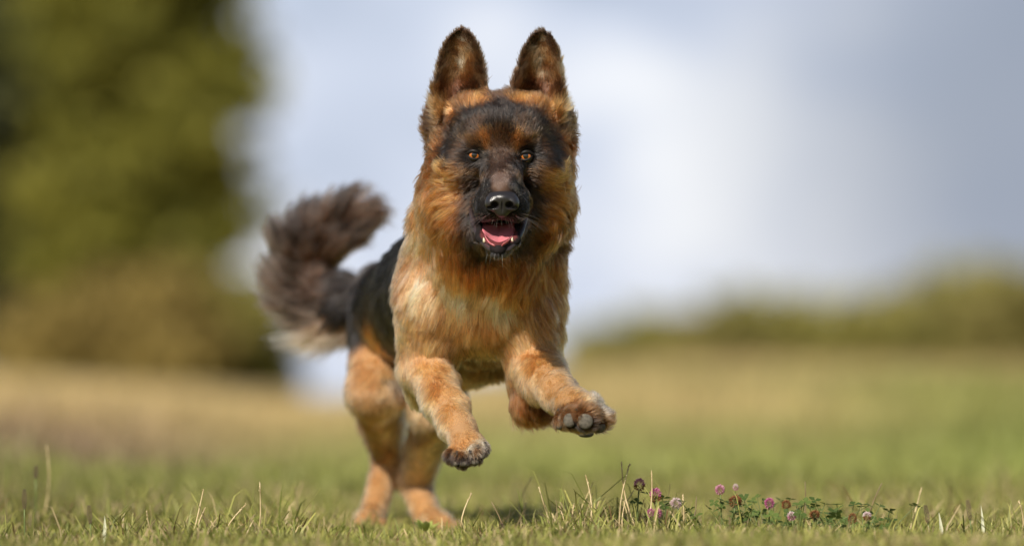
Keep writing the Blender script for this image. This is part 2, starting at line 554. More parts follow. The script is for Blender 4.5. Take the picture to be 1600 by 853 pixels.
def surface(prims, h):
    """Surface-nets mesh of the zero level of prims on a grid of step h."""
    pos = [pr for pr in prims if pr[-1] == 'u']
    lo = np.min([prim_box(p)[0] for p in pos], axis=0) - 3 * h - 0.004
    hi = np.max([prim_box(p)[1] for p in pos], axis=0) + 3 * h + 0.004
    B = 8
    nb = np.ceil((hi - lo) / (h * B)).astype(int)
    n = nb * B
    ii = np.stack(np.meshgrid(*[np.arange(k) for k in nb], indexing='ij'), -1).reshape(-1, 3)
    cen = lo + (ii * B + B / 2 - 0.5) * h
    bd = sdf(prims, cen, margin=0.06 + h * B)
    vol = np.repeat(np.repeat(np.repeat(np.where(bd > 0, 1.0, -1.0).astype(np.float32).reshape(nb), B, 0), B, 1), B, 2)
    act = ii[np.abs(bd) < h * B * 1.0 + 0.008]
    off = np.stack(np.meshgrid(*[np.arange(B)] * 3, indexing='ij'), -1).reshape(-1, 3)
    for c0 in range(0, len(act), 2000):
        a = (act[c0:c0 + 2000, None, :] * B + off[None]).reshape(-1, 3)
        vol[a[:, 0], a[:, 1], a[:, 2]] = sdf(prims, lo + a * h)
    ins = vol < 0
    cnt = np.zeros(n - 1, dtype=np.uint8)
    for dx in (0, 1):
        for dy in (0, 1):
            for dz in (0, 1):
                cnt += ins[dx:n[0] - 1 + dx, dy:n[1] - 1 + dy, dz:n[2] - 1 + dz]
    m = (cnt > 0) & (cnt < 8)
    cells = np.argwhere(m)
    flat = np.ravel_multi_index(cells.T, tuple(n - 1))
    acc = np.zeros((len(cells), 3))
    num = np.zeros(len(cells))
    cor = [(0,0,0),(1,0,0),(0,1,0),(1,1,0),(0,0,1),(1,0,1),(0,1,1),(1,1,1)]
    cv = {c: vol[cells[:, 0] + c[0], cells[:, 1] + c[1], cells[:, 2] + c[2]].astype(float) for c in cor}
    for a in cor:
        for ax in range(3):
            if a[ax]: continue
            b = list(a); b[ax] = 1; b = tuple(b)
            s = (cv[a] < 0) != (cv[b] < 0)
            t = np.where(s, cv[a] / np.where(s, cv[a] - cv[b], 1), 0)
            pa = np.tile(np.array(a, float), (len(cells), 1))
            pa[:, ax] += t
            acc[s] += pa[s]
            num[s] += 1
    verts = lo + (cells + acc / num[:, None]) * h
    quads = []
    for ax in range(3):
        u, v = [(1, 2), (2, 0), (0, 1)][ax]
        sl0 = [slice(None)] * 3; sl1 = [slice(None)] * 3
        sl0[ax] = slice(0, n[ax] - 1); sl1[ax] = slice(1, n[ax])
        ch = ins[tuple(sl0)] != ins[tuple(sl1)]
        e = np.argwhere(ch)
        e = e[(e[:, u] > 0) & (e[:, v] > 0) & (e[:, u] < n[u] - 1) & (e[:, v] < n[v] - 1)]
        q = []
        for du, dv_ in ((1, 1), (0, 1), (0, 0), (1, 0)):
            c = e.copy(); c[:, u] -= du; c[:, v] -= dv_
            q.append(np.searchsorted(flat, np.ravel_multi_index(c.T, tuple(n - 1))))
        q = np.stack(q, 1)
        fl = ~ins[e[:, 0], e[:, 1], e[:, 2]]
        q[fl] = q[fl][:, ::-1]
        quads.append(q)
    return verts, np.concatenate(quads)

# ---- ears: cupped shells standing on the skull
EARS = []
def ear(ys, cs, ws, Yb, tip_Y, yaw):
    ys, cs, ws = map(np.array, (ys, cs, ws))
    s = S(8.05)
    def f(p):
        px, py = toPx(p)
        Yc = np.interp(py, [ys[0], ys[-1]], [tip_Y, Yb])
        u = px - np.interp(py, ys, cs)
        w = np.interp(py, ys, ws)
        w = np.where(py < ys[0], ws[0] - (ys[0] - py) * 1.6, w)
        a = np.interp(py, [ys[0], ys[-1]], [14, 44])
        un = np.clip(u / np.maximum(np.abs(w), 3), -1.2, 1.2)
        dep = (p[:, 1] - Yc) / s - a * (1 - un * un) + yaw * u
        th = np.interp(py, [ys[0], ys[-1]], [3.0, 5.0])
        d1 = np.abs(dep) * 0.8 - th
        d2 = (np.abs(u) - w) * 0.8
        d3 = py - ys[-1] - 6
        q = np.maximum(np.stack([d1, d2, d3], 1) + 2.0, 0)
        return (np.linalg.norm(q, axis=1) - 2.0 + np.minimum(np.maximum(np.maximum(d1, d2), d3) + 2.0, 0)) * s
    lo = P(min(cs) - max(ws) - 8, ys[-1] + 20, 7.98)
    hi = P(max(cs) + max(ws) + 8, ys[0] - 8, 8.13)
    lo[1], hi[1] = 7.96, 8.14
    return ('fn', f, np.minimum(lo, hi), np.maximum(lo, hi), 9 * PX, 'u')

HX = 783
BODY = [
    # torso, from the chest back to the rump (the body runs away to the left)
    cone((752, 452, 8.30), 104, (690, 462, 8.60), 98, 30),
    cone((690, 462, 8.60), 96, (628, 488, 8.86), 76, 30),
    cone((745, 395, 8.34), 60, (700, 400, 8.55), 60, 40),
    cone((752, 510, 8.42), 78, (690, 556, 8.70), 54, 40),
    ell((752, 458, 8.20), (92, 84, 80), 40),
    # neck
    cone((780, 268, 8.10), 84, (760, 400, 8.22), 92, 40),
    cone((768, 330, 8.08), 78, (762, 430, 8.17), 84, 40),
    ell((706, 302, 8.10), (38, 58, 60), 40), ell((854, 300, 8.10), (32, 58, 60), 40),
    cone((702, 345, 8.17), 48, (672, 430, 8.20), 40, 30), cone((840, 340, 8.16), 40, (826, 430, 8.20), 42, 30),
    # shoulders
    ell((682, 470, 8.20), (46, 82, 62), 30), ell((822, 478, 8.20), (38, 78, 62), 30),
    # skull
    ell((HX, 216, 8.055), (78, 62, 92), 20),
    ell((HX - 52, 258, 8.045), (40, 36, 62), 24), ell((HX + 52, 258, 8.045), (40, 36, 62), 24),
    ell((HX - 30, 218, 7.993), (17, 12, 16), 16), ell((HX + 30, 218, 7.993), (17, 12, 16), 16),
    # muzzle, flews and lower jaw
    cone((HX, 258, 8.00), 33, (HX + 1, 312, 7.912), 30, 18),
    cone((HX, 260, 7.978), 17, (HX + 1, 300, 7.900), 18, 12),
    ell((HX - 20, 326, 7.928), (22, 21, 36), 14), ell((HX + 22, 326, 7.928), (22, 22, 36), 14),
    ell((HX - 29, 318, 7.965), (14, 24, 40), 14), ell((HX + 31, 316, 7.965), (14, 24, 40), 14),
    cone((HX - 2, 350, 8.05), 38, (HX - 4, 381, 7.93), 21, 20),
    # mouth hollow
    ell((HX - 4, 364, 7.925), (33, 18, 70), 6, 's'),
    # lower lips
    cone((HX - 42, 342, 7.972), 8, (HX - 32, 372, 7.926), 7, 8),
    cone((HX - 32, 372, 7.926), 7, (HX - 5, 391, 7.902), 9, 8),
    cone((HX - 5, 391, 7.902), 9, (HX + 22, 376, 7.922), 7, 8),
    cone((HX + 22, 376, 7.922), 7, (HX + 35, 344, 7.972), 8, 8),
    # eye sockets
    ell((HX - 41, 243, 7.975), (13, 8, 14), 8, 's'), ell((HX + 40, 244, 7.975), (13, 8, 14), 8, 's'),
    # right foreleg of the dog (left in the picture)
    cone((678, 482, 8.185), 50, (664, 570, 8.195), 39, 40),
    cone((664, 570, 8.20), 37, (696, 632, 8.10), 28, 16),
    cone((696, 632, 8.10), 28, (717, 668, 8.04), 24, 14),
    cone((717, 668, 8.04), 24, (732, 702, 7.995), 25, 12),
    # left foreleg of the dog
    cone((820, 492, 8.185), 44, (836, 572, 8.17), 37, 40),
    cone((836, 572, 8.17), 35, (872, 614, 8.05), 28, 16),
    cone((872, 614, 8.05), 28, (894, 634, 7.98), 24, 14),
    cone((894, 632, 7.98), 28, (909, 646, 7.94), 29, 12),
    ell((719, 634, 8.085), (11, 17, 13), 14), ell((700, 668, 8.06), (12, 14, 14), 12), ell((660, 600, 8.22), (26, 34, 26), 18),
    ell((864, 590, 8.10), (20, 16, 20), 14), ell((898, 622, 8.00), (12, 11, 14), 10),
    cone((836, 575, 8.19), 36, (826, 618, 8.17), 22, 18),
    # hind legs
    cone((596, 530, 8.86), 46, (588, 612, 8.80), 41, 26),
    cone((588, 612, 8.80), 38, (608, 712, 8.97), 23, 24),
    cone((608, 712, 8.97), 22, (584, 800, 8.93), 19, 14),
    cone((584, 800, 8.93), 18, (574, 815, 8.87), 19, 8),
    cone((672, 560, 8.84), 50, (684, 645, 8.78), 38, 26),
    cone((684, 645, 8.78), 34, (648, 750, 8.95), 24, 24),
    cone((648, 752, 8.94), 23, (668, 808, 8.90), 20, 14),
    cone((668, 808, 8.90), 19, (692, 820, 8.83), 17, 8),
    # tail
    cone((612, 472, 8.90), 36, (520, 482, 8.98), 32, 20),
    cone((520, 482, 8.98), 32, (474, 446, 9.02), 34, 12),
    cone((474, 446, 9.02), 35, (482, 394, 9.02), 37, 16),
    cone((482, 394, 9.02), 37, (538, 345, 9.0), 21, 16),
    ell((744, 164, 8.05), (30, 13, 18), 26), ell((821, 164, 8.05), (30, 13, 18), 26),
    ell((708, 196, 8.10), (36, 44, 40), 18), ell((853, 198, 8.10), (34, 44, 40), 18),
    ell((HX - 63, 234, 8.085), (35, 46, 52), 24), ell((HX + 62, 234, 8.085), (35, 46, 52), 24),
    ear([48, 52, 58, 70, 92, 125, 152, 186], [722, 721, 721, 720, 719, 719, 719, 722], [9, 14, 19, 26, 33, 39, 43, 38], 8.055, 8.05, 0.10),
    ear([51, 55, 61, 74, 100, 132, 158, 188], [845, 846, 846, 845, 844, 841, 839, 837], [9, 14, 19, 26, 33, 39, 43, 38], 8.055, 8.05, -0.10),
]
# toes: (px, py, Y, r) four to each paw
TOES_A = [(708, 712, 7.985, 13), (722, 716, 7.965, 15), (741, 710, 7.96, 15), (752, 700, 7.975, 12)]
TOES_B = [(878, 656, 7.935, 14), (892, 654, 7.912, 17), (915, 653, 7.902, 20), (935, 656, 7.92, 17)]
for t in TOES_A:
    BODY.append(cone((t[0] * .6 + 728 * .4, t[1] - 14, 8.0), t[3] * .9, t[:3], t[3], 6))
for t in TOES_B:
    BODY.append(cone((t[0] * .6 + 905 * .4, t[1] - 8, 7.95), t[3] * .9, t[:3], t[3], 6))
for bx, by, Y in ((562, 818, 8.84), (574, 821, 8.82), (586, 821, 8.825), (596, 818, 8.84), (676, 824, 8.81), (689, 826, 8.79), (702, 826, 8.79), (711, 822, 8.81)):
    BODY.append(ell((bx, by, Y), (9, 9, 14), 6))

bv, bq = surface(BODY, 0.0027)
# ------------------------------------------------------------------ mesh normals and surface lookup
def vert_normals(v, q):
    a = np.cross(v[q[:, 2]] - v[q[:, 0]], v[q[:, 3]] - v[q[:, 1]])
    n = np.zeros_like(v)
    for k in range(4):
        for c in range(3):
            n[:, c] += np.bincount(q[:, k], weights=a[:, c], minlength=len(v))
    return n / (np.linalg.norm(n, axis=1)[:, None] + 1e-12)
bn = vert_normals(bv, bq)
bvh = BVHTree.FromPolygons([tuple(x) for x in bv], [tuple(map(int, x)) for x in bq])
def snap(px, py, Y=None):
    """A point on the coat: where the sight line meets the body, or nearest to a given depth."""
    if Y is None:
        o = Vector((0, 0, CAM_H))
        d = (Vector(P(px, py, 8.0)) - o).normalized()
        h = bvh.ray_cast(o, d)
        if h[0] is not None:
            return np.array(h[0])
        Y = 8.1
    h = bvh.find_nearest(Vector(P(px, py, Y)))
    return np.array(h[0])

# ------------------------------------------------------------------ how the coat lies
# (px, py, dx, dy, length mm, lift deg, density[, Y[, dY]])  dx, dy in the picture, y down; dY away from the camera
FLOW = []
def fl(px, py, dx, dy, ln, lift=22, den=1.0, Y=None, dY=0.0):
    FLOW.append((snap(px, py, Y), np.array([dx, dY, -dy], float), ln, lift, den))
def fm(ox, py, dx, dy, ln, lift=22, den=1.0, Y=None, dY=0.0):
    fl(HX + ox, py, dx, dy, ln, lift, den, Y, dY)
    if ox: fl(HX - ox, py, -dx, dy, ln, lift, den, Y, dY)
# face
fm(0, 286, 0, -1, 4, 16, 2.2); fm(0, 264, 0, -1, 5, 16, 2.2); fm(0, 238, 0, -1, 7, 20, 2.0)
fm(0, 205, 0, -1, 12, 26, 1.6); fm(0, 172, 0, -1, 16, 26, 1.5); fm(0, 155, 0, -1, 17, 35, 1.5)
fm(22, 300, .5, -1, 4, 15, 2.2); fm(20, 270, .3, -1, 5, 15, 2.2)
fm(25, 222, .3, -1, 8, 26, 2.0); fm(45, 212, .7, -1, 9, 26, 1.8); fm(42, 180, .4, -1, 15, 26, 1.5); fm(36, 160, .3, -1, 15, 24, 1.6)
fm(68, 205, 1, -.5, 14, 24, 1.5); fm(66, 238, 1, .05, 14, 22, 1.6); fm(30, 262, .8, .5, 6, 18, 2.0)
fm(52, 266, 1, .35, 10, 20, 1.8); fm(52, 290, 1, .5, 14, 22, 1.6); fm(78, 262, 1, .2, 26, 24, 1.3)
fm(88, 292, 1, .35, 36, 26, 1.2); fm(100, 318, 1, .6, 42, 28, 1.1); fm(78, 336, .9, .8, 40, 26, 1.1)
fm(60, 318, 1, .6, 22, 22, 1.4); fm(68, 372, .6, 1, 46, 26, 1.1); fm(98, 360, .8, 1, 50, 28, 1.0)
fm(32, 332, .8, .3, 4, 16, 2.2); fm(38, 308, .9, -.1, 4, 16, 2.2); fm(20, 342, .4, .7, 4, 18, 2.2)
fm(0, 343, 0, 1, 4, 20, 2.0); fm(0, 396, 0, 1, 6, 28, 1.8); fm(24, 386, .5, .9, 7, 24, 1.8); fm(42, 362, .8, .6, 8, 22, 1.6)
fm(0, 425, 0, 1, 46, 24, 1.0); fm(48, 415, .3, 1, 48, 24, 1.0)
fm(100, 250, 1, .05, 34, 30, 1.1, 8.09); fm(92, 215, 1, .1, 32, 42, 1.1, 8.09); fm(94, 190, 1, -.4, 28, 40, 1.1, 8.1); fm(92, 300, 1, .3, 44, 30, 1.0, 8.12)
fm(105, 340, .9, .5, 48, 30, 1.0, 8.12)
# behind the head, hidden from the front
fm(0, 200, 0, .6, 30, 22, .6, 8.2, 1); fm(60, 260, .4, .5, 40, 22, .6, 8.2, 1); fm(100, 330, .5, .6, 45, 24, .7, 8.2, .7)
# ears
for cx, sg in ((719, -1), (845, 1)):
    fl(cx, 75, 0.02 * sg, -1, 7, 16, 1.9); fl(cx + 14 * sg, 105, .45 * sg, -1, 11, 26, 1.6); fl(cx - 14 * sg, 105, -.35 * sg, -1, 14, 30, 1.6)
    fl(cx, 130, .25 * sg, -1, 15, 28, 1.0); fl(cx + 6 * sg, 144, .3 * sg, -1, 12, 24, .45); fl(cx - 20 * sg, 140, -.4 * sg, -1, 17, 34, 1.5)
    fl(cx + 18 * sg, 150, .5 * sg, -.8, 18, 28, 1.5); fl(cx + 24 * sg, 176, .9 * sg, -.3, 24, 30, 1.4); fl(cx - 5 * sg, 166, .2 * sg, -1, 20, 28, 1.4)
    fl(cx + 4 * sg, 190, .8 * sg, -.3, 20, 26, 1.4)
    fl(cx, 100, 0, -1, 7, 14, .9, 8.12); fl(cx, 140, 0, -1, 9, 16, .9, 8.12)
# throat, chest and shoulders
fl(735, 428, -.3, 1, 46); fl(690, 425, -.6, .9, 46, 24); fl(650, 395, -.5, 1, 44, 24, 1, 8.15); fl(640, 350, -.6, .8, 44, 26, 1, 8.13)
fl(660, 445, -.45, 1, 36, 20); fl(700, 470, -.55, 1, 48, 20); fl(740, 475, -.2, 1, 54, 22); fl(772, 470, .1, 1, 54, 22)
fl(806, 470, .5, 1, 50, 22); fl(845, 440, .8, .7, 46, 24); fl(868, 420, .9, .6, 46, 26, 1, 8.18); fl(850, 490, .75, .7, 38, 22); fl(868, 500, .8, .7, 36, 26, 1, 8.22)
fl(640, 480, -.25, 1, 28, 20); fl(680, 515, -.4, 1, 30, 20); fl(726, 520, -.25, 1, 42, 22); fl(760, 520, .05, 1, 46, 24); fl(795, 520, .2, 1, 40, 22)
fl(830, 530, .4, 1, 26, 20); fl(862, 540, .5, 1, 24, 22); fl(745, 560, 0, 1, 50, 26, 1, 8.22); fl(775, 560, .1, 1, 50, 26, 1, 8.22)
# forelegs
fl(650, 545, -.1, 1, 20, 18, 1.2); fl(690, 550, .1, 1, 22, 18, 1.2); fl(662, 585, .2, 1, 11, 11, 2.25); fl(700, 595, .4, 1, 11, 11, 2.25)
fl(690, 630, .5, 1, 8, 10, 2.55); fl(715, 640, .5, 1, 8, 10, 2.55); fl(712, 668, .4, 1, 7, 10, 2.70); fl(738, 680, .5, 1, 7, 10, 2.70)
fl(730, 697, .3, 1, 10, 22, 1.8); fl(715, 705, .1, 1, 9, 24, 1.8); fl(745, 705, .4, 1, 9, 24, 1.8)
fl(650, 590, -.1, 1, 18, 22, 1.2, 8.26); fl(690, 640, .2, 1, 14, 22, 1.2, 8.16); fl(725, 718, 0, 1, 8, 24, 1.2, 8.0)
fl(815, 560, .3, 1, 22, 18, 1.2); fl(860, 570, .6, 1, 13, 11, 2.10); fl(845, 595, .7, .8, 10, 11, 2.25); fl(875, 600, .8, .8, 8, 10, 2.55)
fl(875, 622, .9, .6, 7, 10, 2.70); fl(895, 625, .9, .5, 7, 11, 2.70); fl(905, 630, .4, -.5, 15, 34, 1.8); fl(925, 632, .4, -.8, 20, 44, 1.8); fl(940, 645, .9, -.3, 16, 40, 1.8); fl(885, 645, .5, .3, 9, 20, 1.8)
fl(905, 672, .1, 1, 9, 26, 1.6); fl(818, 615, .35, 1, 30, 24, 1.2); fl(838, 632, .9, .8, 46, 42, 4.0, 8.18); fl(822, 634, .5, 1, 46, 46, 4.0, 8.19); fl(812, 600, .2, 1, 26, 22, 1.2)
# flank, back and belly
for Yb, off in ((8.35, 0), (8.5, -30), (8.7, -75)):
    for ox, oy, dx, dy in ((-105, -60, -.15, .35), (-112, 20, -.1, .5), (-80, 80, 0, .6), (100, -60, .15, .35), (108, 20, .1, .5), (80, 80, 0, .6), (0, -110, 0, .1)):
        fl(745 + off + ox, 455 + oy, dx, dy, 30, 18, .9, Yb, 1)
    fl(745 + off, 570, 0, .6, 40, 24, .9, Yb, 1)
# rump and hind legs
fl(560, 480, -.2, 1, 30, 20, 1.0, 8.88, .3); fl(590, 520, -.1, 1, 26, 18, 1.0, 8.82); fl(560, 570, -.15, 1, 24, 18, 1.0); fl(600, 580, 0, 1, 22, 18, 1.0)
fl(575, 640, .1, 1, 18, 18, 1.1); fl(608, 640, .2, 1, 24, 20, 1.1); fl(595, 690, .1, 1, 12, 16, 1.2); fl(608, 725, 0, 1, 13, 20, 2.2); fl(594, 770, -.2, 1, 11, 20, 2.2); fl(575, 812, -.2, 1, 10, 22, 2.2)
fl(580, 600, -.3, 1, 34, 26, .9, 8.93); fl(600, 690, -.1, 1, 18, 24, .9, 9.0)
fl(672, 600, .1, 1, 26, 20, 1.0); fl(690, 640, 0, 1, 20, 18, 1.0); fl(675, 690, -.2, 1, 14, 16, 1.1); fl(650, 745, -.1, 1, 13, 20, 2.2); fl(660, 780, .3, 1, 11, 20, 2.2); fl(695, 815, .5, 1, 10, 22, 2.2)
fl(690, 600, .3, 1, 30, 24, .8, 8.92)
# tail
fl(590, 465, -1, .1, 47, 22, 1.0, 8.90); fl(545, 455, -1, -.25, 59, 30, 1.0, 8.97); fl(545, 505, -1, .8, 81, 34, 1.0, 8.97); fl(505, 510, -1, .9, 87, 36, 1.0, 9.0)
fl(500, 465, -.7, -.5, 62, 32, 1.0, 9.0); fl(465, 480, -1, .35, 69, 32, 1.0, 9.0); fl(448, 445, -.75, -.8, 67, 32, 1.0, 9.0); fl(495, 440, .1, -1, 62, 32, 1.0, 9.0)
fl(458, 400, -.45, -1, 67, 30, 1.0, 9.0); fl(505, 400, .7, -.8, 75, 34, 1.0, 9.0); fl(490, 365, -.1, -1, 71, 30, 1.0, 9.0); fl(530, 375, .8, -.1, 77, 34, 1.0, 9.0)
fl(520, 340, .5, -1, 75, 28, 1.0, 9.0); fl(555, 345, 1, -.6, 81, 24, 1.0, 9.0); fl(550, 360, 1, -.1, 81, 28, 1.0, 9.0)
fl(480, 420, -.1, -.8, 67, 34, 1.0, 8.97); fl(480, 420, -.1, -.8, 67, 34, .7, 9.06)

F_pos = np.array([f[0] for f in FLOW]); F_dir = np.array([f[1] / np.linalg.norm(f[1]) for f in FLOW])
F_val = np.array([[f[2], f[3], f[4]] for f in FLOW])
def idw(p, pos, val, power, eps, ymul):
    m = np.array([1, ymul, 1])
    out_ = np.zeros((len(p), val.shape[1]))
    for c in range(0, len(p), 20000):
        q = p[c:c + 20000]
        d2 = (((q[:, None, :] - pos[None]) * m) ** 2).sum(-1) + eps * eps
        w = d2 ** (-power)
        w /= w.sum(1, keepdims=True)
        out_[c:c + 20000] = w @ val
    return out_

# ------------------------------------------------------------------ coat colours (pigment of the hair)
PAL = dict(K=(.014, .011, .010), D=(.045, .022, .012), B=(.13, .058, .022), N=(.25, .095, .028), O=(.41, .168, .045), R=(.31, .112, .027),
           T=(.52, .245, .095), L=(.62, .33, .138), C=(.80, .56, .34), G=(.125, .092, .066), W=(.55, .42, .29), P=(.17, .095, .062), E=(.27, .155, .075), Q=(.17, .12, .075), I=(.30, .155, .10), M=(.050, .034, .026), V=(.50, .235, .088))
COLR = []
def co(keys, *pts, Y=None):
    for px, py in pts:
        COLR.append((snap(px, py, Y), PAL[keys]))
def cm(key, *pts, Y=None):
    for ox, py in pts:
        co(key, (HX + ox, py), Y=Y)
        if ox: co(key, (HX - ox, py), Y=Y)
# forehead and mask
cm('K', (0, 164), (16, 178), (30, 172), (45, 180), (58, 190), (68, 205), (76, 222), (82, 240), (0, 190), (18, 196), (84, 228), (76, 250))
cm('D', (0, 215), (10, 205), (0, 232), (62, 222), (66, 236), (50, 196), (32, 192))
cm('N', (25, 216), (27, 228), (29, 208))
cm('B', (33, 218), (20, 226), (46, 222))
cm('K', (46, 206), (54, 208), (38, 198), (20, 205), (60, 216))
cm('D', (54, 222), (38, 210), (44, 214))
cm('D', (15, 216), (14, 232), (48, 206), (34, 202))
cm('O', (34, 158), (24, 158), (44, 163), (38, 152))
cm('N', (28, 164), (50, 158), (20, 162))
cm('K', (14, 168), (22, 175), (40, 176), (54, 180))
cm('D', (6, 152), (10, 158))
cm('N', (54, 166), (50, 154))
cm('D', (14, 160), (8, 150))
cm('B', (0, 152), (58, 218))
cm('D', (12, 246), (0, 250), (56, 226), (40, 227), (0, 240))
cm('K', (41, 233), (54, 238), (28, 238), (32, 252), (46, 254), (20, 260), (48, 234), (34, 234), (24, 246), (56, 246), (22, 252), (40, 256))
cm('D', (0, 262), (14, 268), (26, 276), (12, 258))
cm('P', (2, 280), (-4, 274), (8, 285), (0, 287))
cm('K', (24, 288), (30, 298), (38, 306), (30, 318), (36, 328), (26, 338), (14, 343), (0, 343), (42, 318), (44, 300), (34, 284), (44, 334), (46, 346), (46, 358), (40, 374), (28, 386), (12, 394), (0, 397), (50, 330), (22, 293))
cm('B', (50, 268), (42, 266), (56, 276), (60, 262))
cm('D', (44, 276), (36, 270), (46, 284), (64, 256), (52, 282))
cm('D', (50, 292), (56, 304), (58, 318), (56, 338), (54, 352), (52, 370), (40, 390))
cm('N', (66, 286), (64, 300))
cm('O', (74, 264), (70, 276), (70, 290), (84, 276), (94, 266), (76, 306), (90, 300), (66, 318), (78, 322), (72, 345))
cm('N', (64, 340), (66, 360), (58, 378), (42, 402), (60, 400), (20, 408), (0, 410))
cm('D', (92, 238), (84, 214)); cm('N', (98, 252), (94, 226)); cm('E', (90, 196), (94, 208)); cm('B', (97, 222), (88, 200))
# ruff: own tans, sunlit left paled and shaded right darkened in the pigment
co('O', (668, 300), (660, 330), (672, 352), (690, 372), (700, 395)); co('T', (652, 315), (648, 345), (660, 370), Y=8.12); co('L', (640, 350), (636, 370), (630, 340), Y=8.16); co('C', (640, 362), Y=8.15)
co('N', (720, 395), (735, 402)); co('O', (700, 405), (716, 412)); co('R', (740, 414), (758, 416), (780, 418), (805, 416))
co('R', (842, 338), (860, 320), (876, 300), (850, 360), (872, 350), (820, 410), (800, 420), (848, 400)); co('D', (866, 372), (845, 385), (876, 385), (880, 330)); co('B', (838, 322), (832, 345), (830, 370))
# ears
for cx, sg in ((719, -1), (845, 1)):
    co('Q', (cx, 58), (cx + 18 * sg, 82), (cx - 24 * sg, 104), (cx + 30 * sg, 112), (cx - 30 * sg, 125), (cx - 14 * sg, 78))
    co('B', (cx, 68), (cx + 10 * sg, 84), (cx - 16 * sg, 100), (cx + 24 * sg, 118), (cx - 20 * sg, 118))
    co('E', (cx + 2 * sg, 92), (cx - 4 * sg, 112), (cx + 14 * sg, 98), (cx + 18 * sg, 128), (cx, 78), (cx - 12 * sg, 92))
    co('W', (cx - 6 * sg, 98), (cx + 6 * sg, 118))
    co('D', (cx - 24, 78), (cx + 24, 78), (cx - 32, 100), (cx + 32, 100), (cx - 36, 122), (cx + 37, 122), (cx + 2, 50), (cx - 14, 60), (cx + 14, 60))
    co('B', (cx - 12 * sg, 122), (cx + 8 * sg, 108))
    co('I', (cx + 4 * sg, 130), (cx + 7 * sg, 142), (cx + 10 * sg, 152)); co('D', (cx + 26 * sg, 138), (cx - 26 * sg, 142), (cx + 30 * sg, 150), (cx - 14 * sg, 140)); co('D', (cx - 4 * sg, 152))
    co('L', (cx + 20 * sg, 164), (cx + 14 * sg, 172), (cx + 28 * sg, 170)); co('C', (cx + 24 * sg, 167)); co('B', (cx + 4 * sg, 166), (cx - 14 * sg, 160), (cx + 36 * sg, 150), (cx - 4 * sg, 176)); co('E', (cx + 32 * sg, 182), (cx + 36 * sg, 160), (cx - 24 * sg, 168)); co('B', (cx + 12 * sg, 162)); co('B', (cx + 10 * sg, 186), (cx + 22 * sg, 190), (cx + 38 * sg, 176)); co('D', (cx + 28 * sg, 200), (cx + 40 * sg, 196), (cx + 12 * sg, 196))
    co('K', (cx, 80), (cx, 120), (cx, 150), Y=8.13)
# chest and shoulders
co('L', (655, 430), (700, 425), (690, 440), (728, 436), (735, 450), (775, 446), (790, 452), (798, 480)); co('C', (712, 430), (722, 440), (782, 450), (790, 470), (704, 420), (730, 448), (718, 452), (740, 442), (776, 440))
co('C', (662, 425), (650, 410)); co('L', (690, 460), (705, 470), (660, 460))
co('T', (640, 480), (670, 480), (700, 500), (660, 520), (690, 540), (635, 450), (715, 470)); co('V', (750, 440), (748, 470), (740, 500), (700, 470), (765, 490), (730, 525), (775, 505)); co('V', (750, 510), (720, 500), (760, 530), (680, 470), (645, 505), (815, 470), (812, 500), (840, 470), (850, 505), (830, 530))
co('O', (850, 440), (868, 470), (866, 440), (830, 445), (812, 440), (840, 500), (860, 520)); co('B', (745, 552), (765, 560), (780, 552), Y=8.24); co('D', (760, 580), (740, 585), Y=8.3); co('T', (638, 415), (660, 408), (625, 400), (620, 430), Y=8.15)  # browns between the forelegs paint in the shade of the chest recess
# forelegs
co('T', (650, 560), (690, 570), (655, 590), (700, 600), (680, 610), (700, 655), (712, 690), (660, 540), (815, 570), (830, 590), (870, 590), (845, 610), (855, 575), (850, 555), (825, 605), (690, 632), (705, 672)); co('V', (720, 625), (730, 650), (738, 682), (882, 605), (888, 620)); co('L', (662, 612), (672, 640))
co('V', (740, 668), (893, 615)); co('W', (734, 698), (752, 694), (926, 630), (938, 642), (908, 678)); co('B', (722, 708), (744, 704), (900, 640), (918, 645), (880, 645), (900, 670), (922, 640)); co('T', (728, 694), (716, 702), (915, 628)); co('D', (712, 716), (735, 718), (750, 712), (885, 672), (708, 712), (756, 704), (925, 668))
co('K', (718, 720), (735, 722), (748, 718), (708, 718), (757, 710), (727, 716), (742, 713), (903, 664), (928, 668), (936, 678), (880, 672))
co('B', (903, 648), (928, 650), (885, 644), (872, 650), (940, 655), (948, 665))
co('N', (820, 625), (810, 605)); co('B', (830, 640), (845, 645), Y=8.17)
co('L', (660, 600), (690, 650), Y=8.28)
# back, flanks, belly
for Yb, off in ((8.32, 0), (8.45, -20), (8.6, -52), (8.75, -90)):
    co('K', (745 + off - 110, 400), (745 + off - 116, 450), (745 + off - 60, 360), (745 + off + 60, 360), (745 + off + 110, 400), (745 + off, 345), (745 + off - 112, 490), (745 + off + 112, 450), Y=Yb)
    co('N', (745 + off + 70, 560), (745 + off, 575), Y=Yb)
    co('G', (745 + off + 20, 580), (745 + off - 30, 585), Y=Yb)
co('T', (622, 520), (618, 470), (618, 430), (612, 560), Y=8.22)
co('K', (565, 470), (560, 495), (590, 490), (600, 510), Y=8.84); co('K', (612, 540), Y=8.7)
co('O', (572, 510), (580, 525)); co('T', (560, 560), (575, 600), (560, 620), (590, 640), (600, 560)); co('L', (610, 590), (615, 640), (612, 680), (604, 610)); co('N', (575, 660), (590, 695)); co('T', (608, 725), (598, 760), (585, 790), (572, 815), (604, 740)); co('B', (592, 708))
co('L', (690, 670), (675, 700), (665, 640), (682, 720)); co('T', (652, 750), (648, 730), (665, 790), (695, 818), (656, 770)); co('B', (650, 680), Y=8.8)
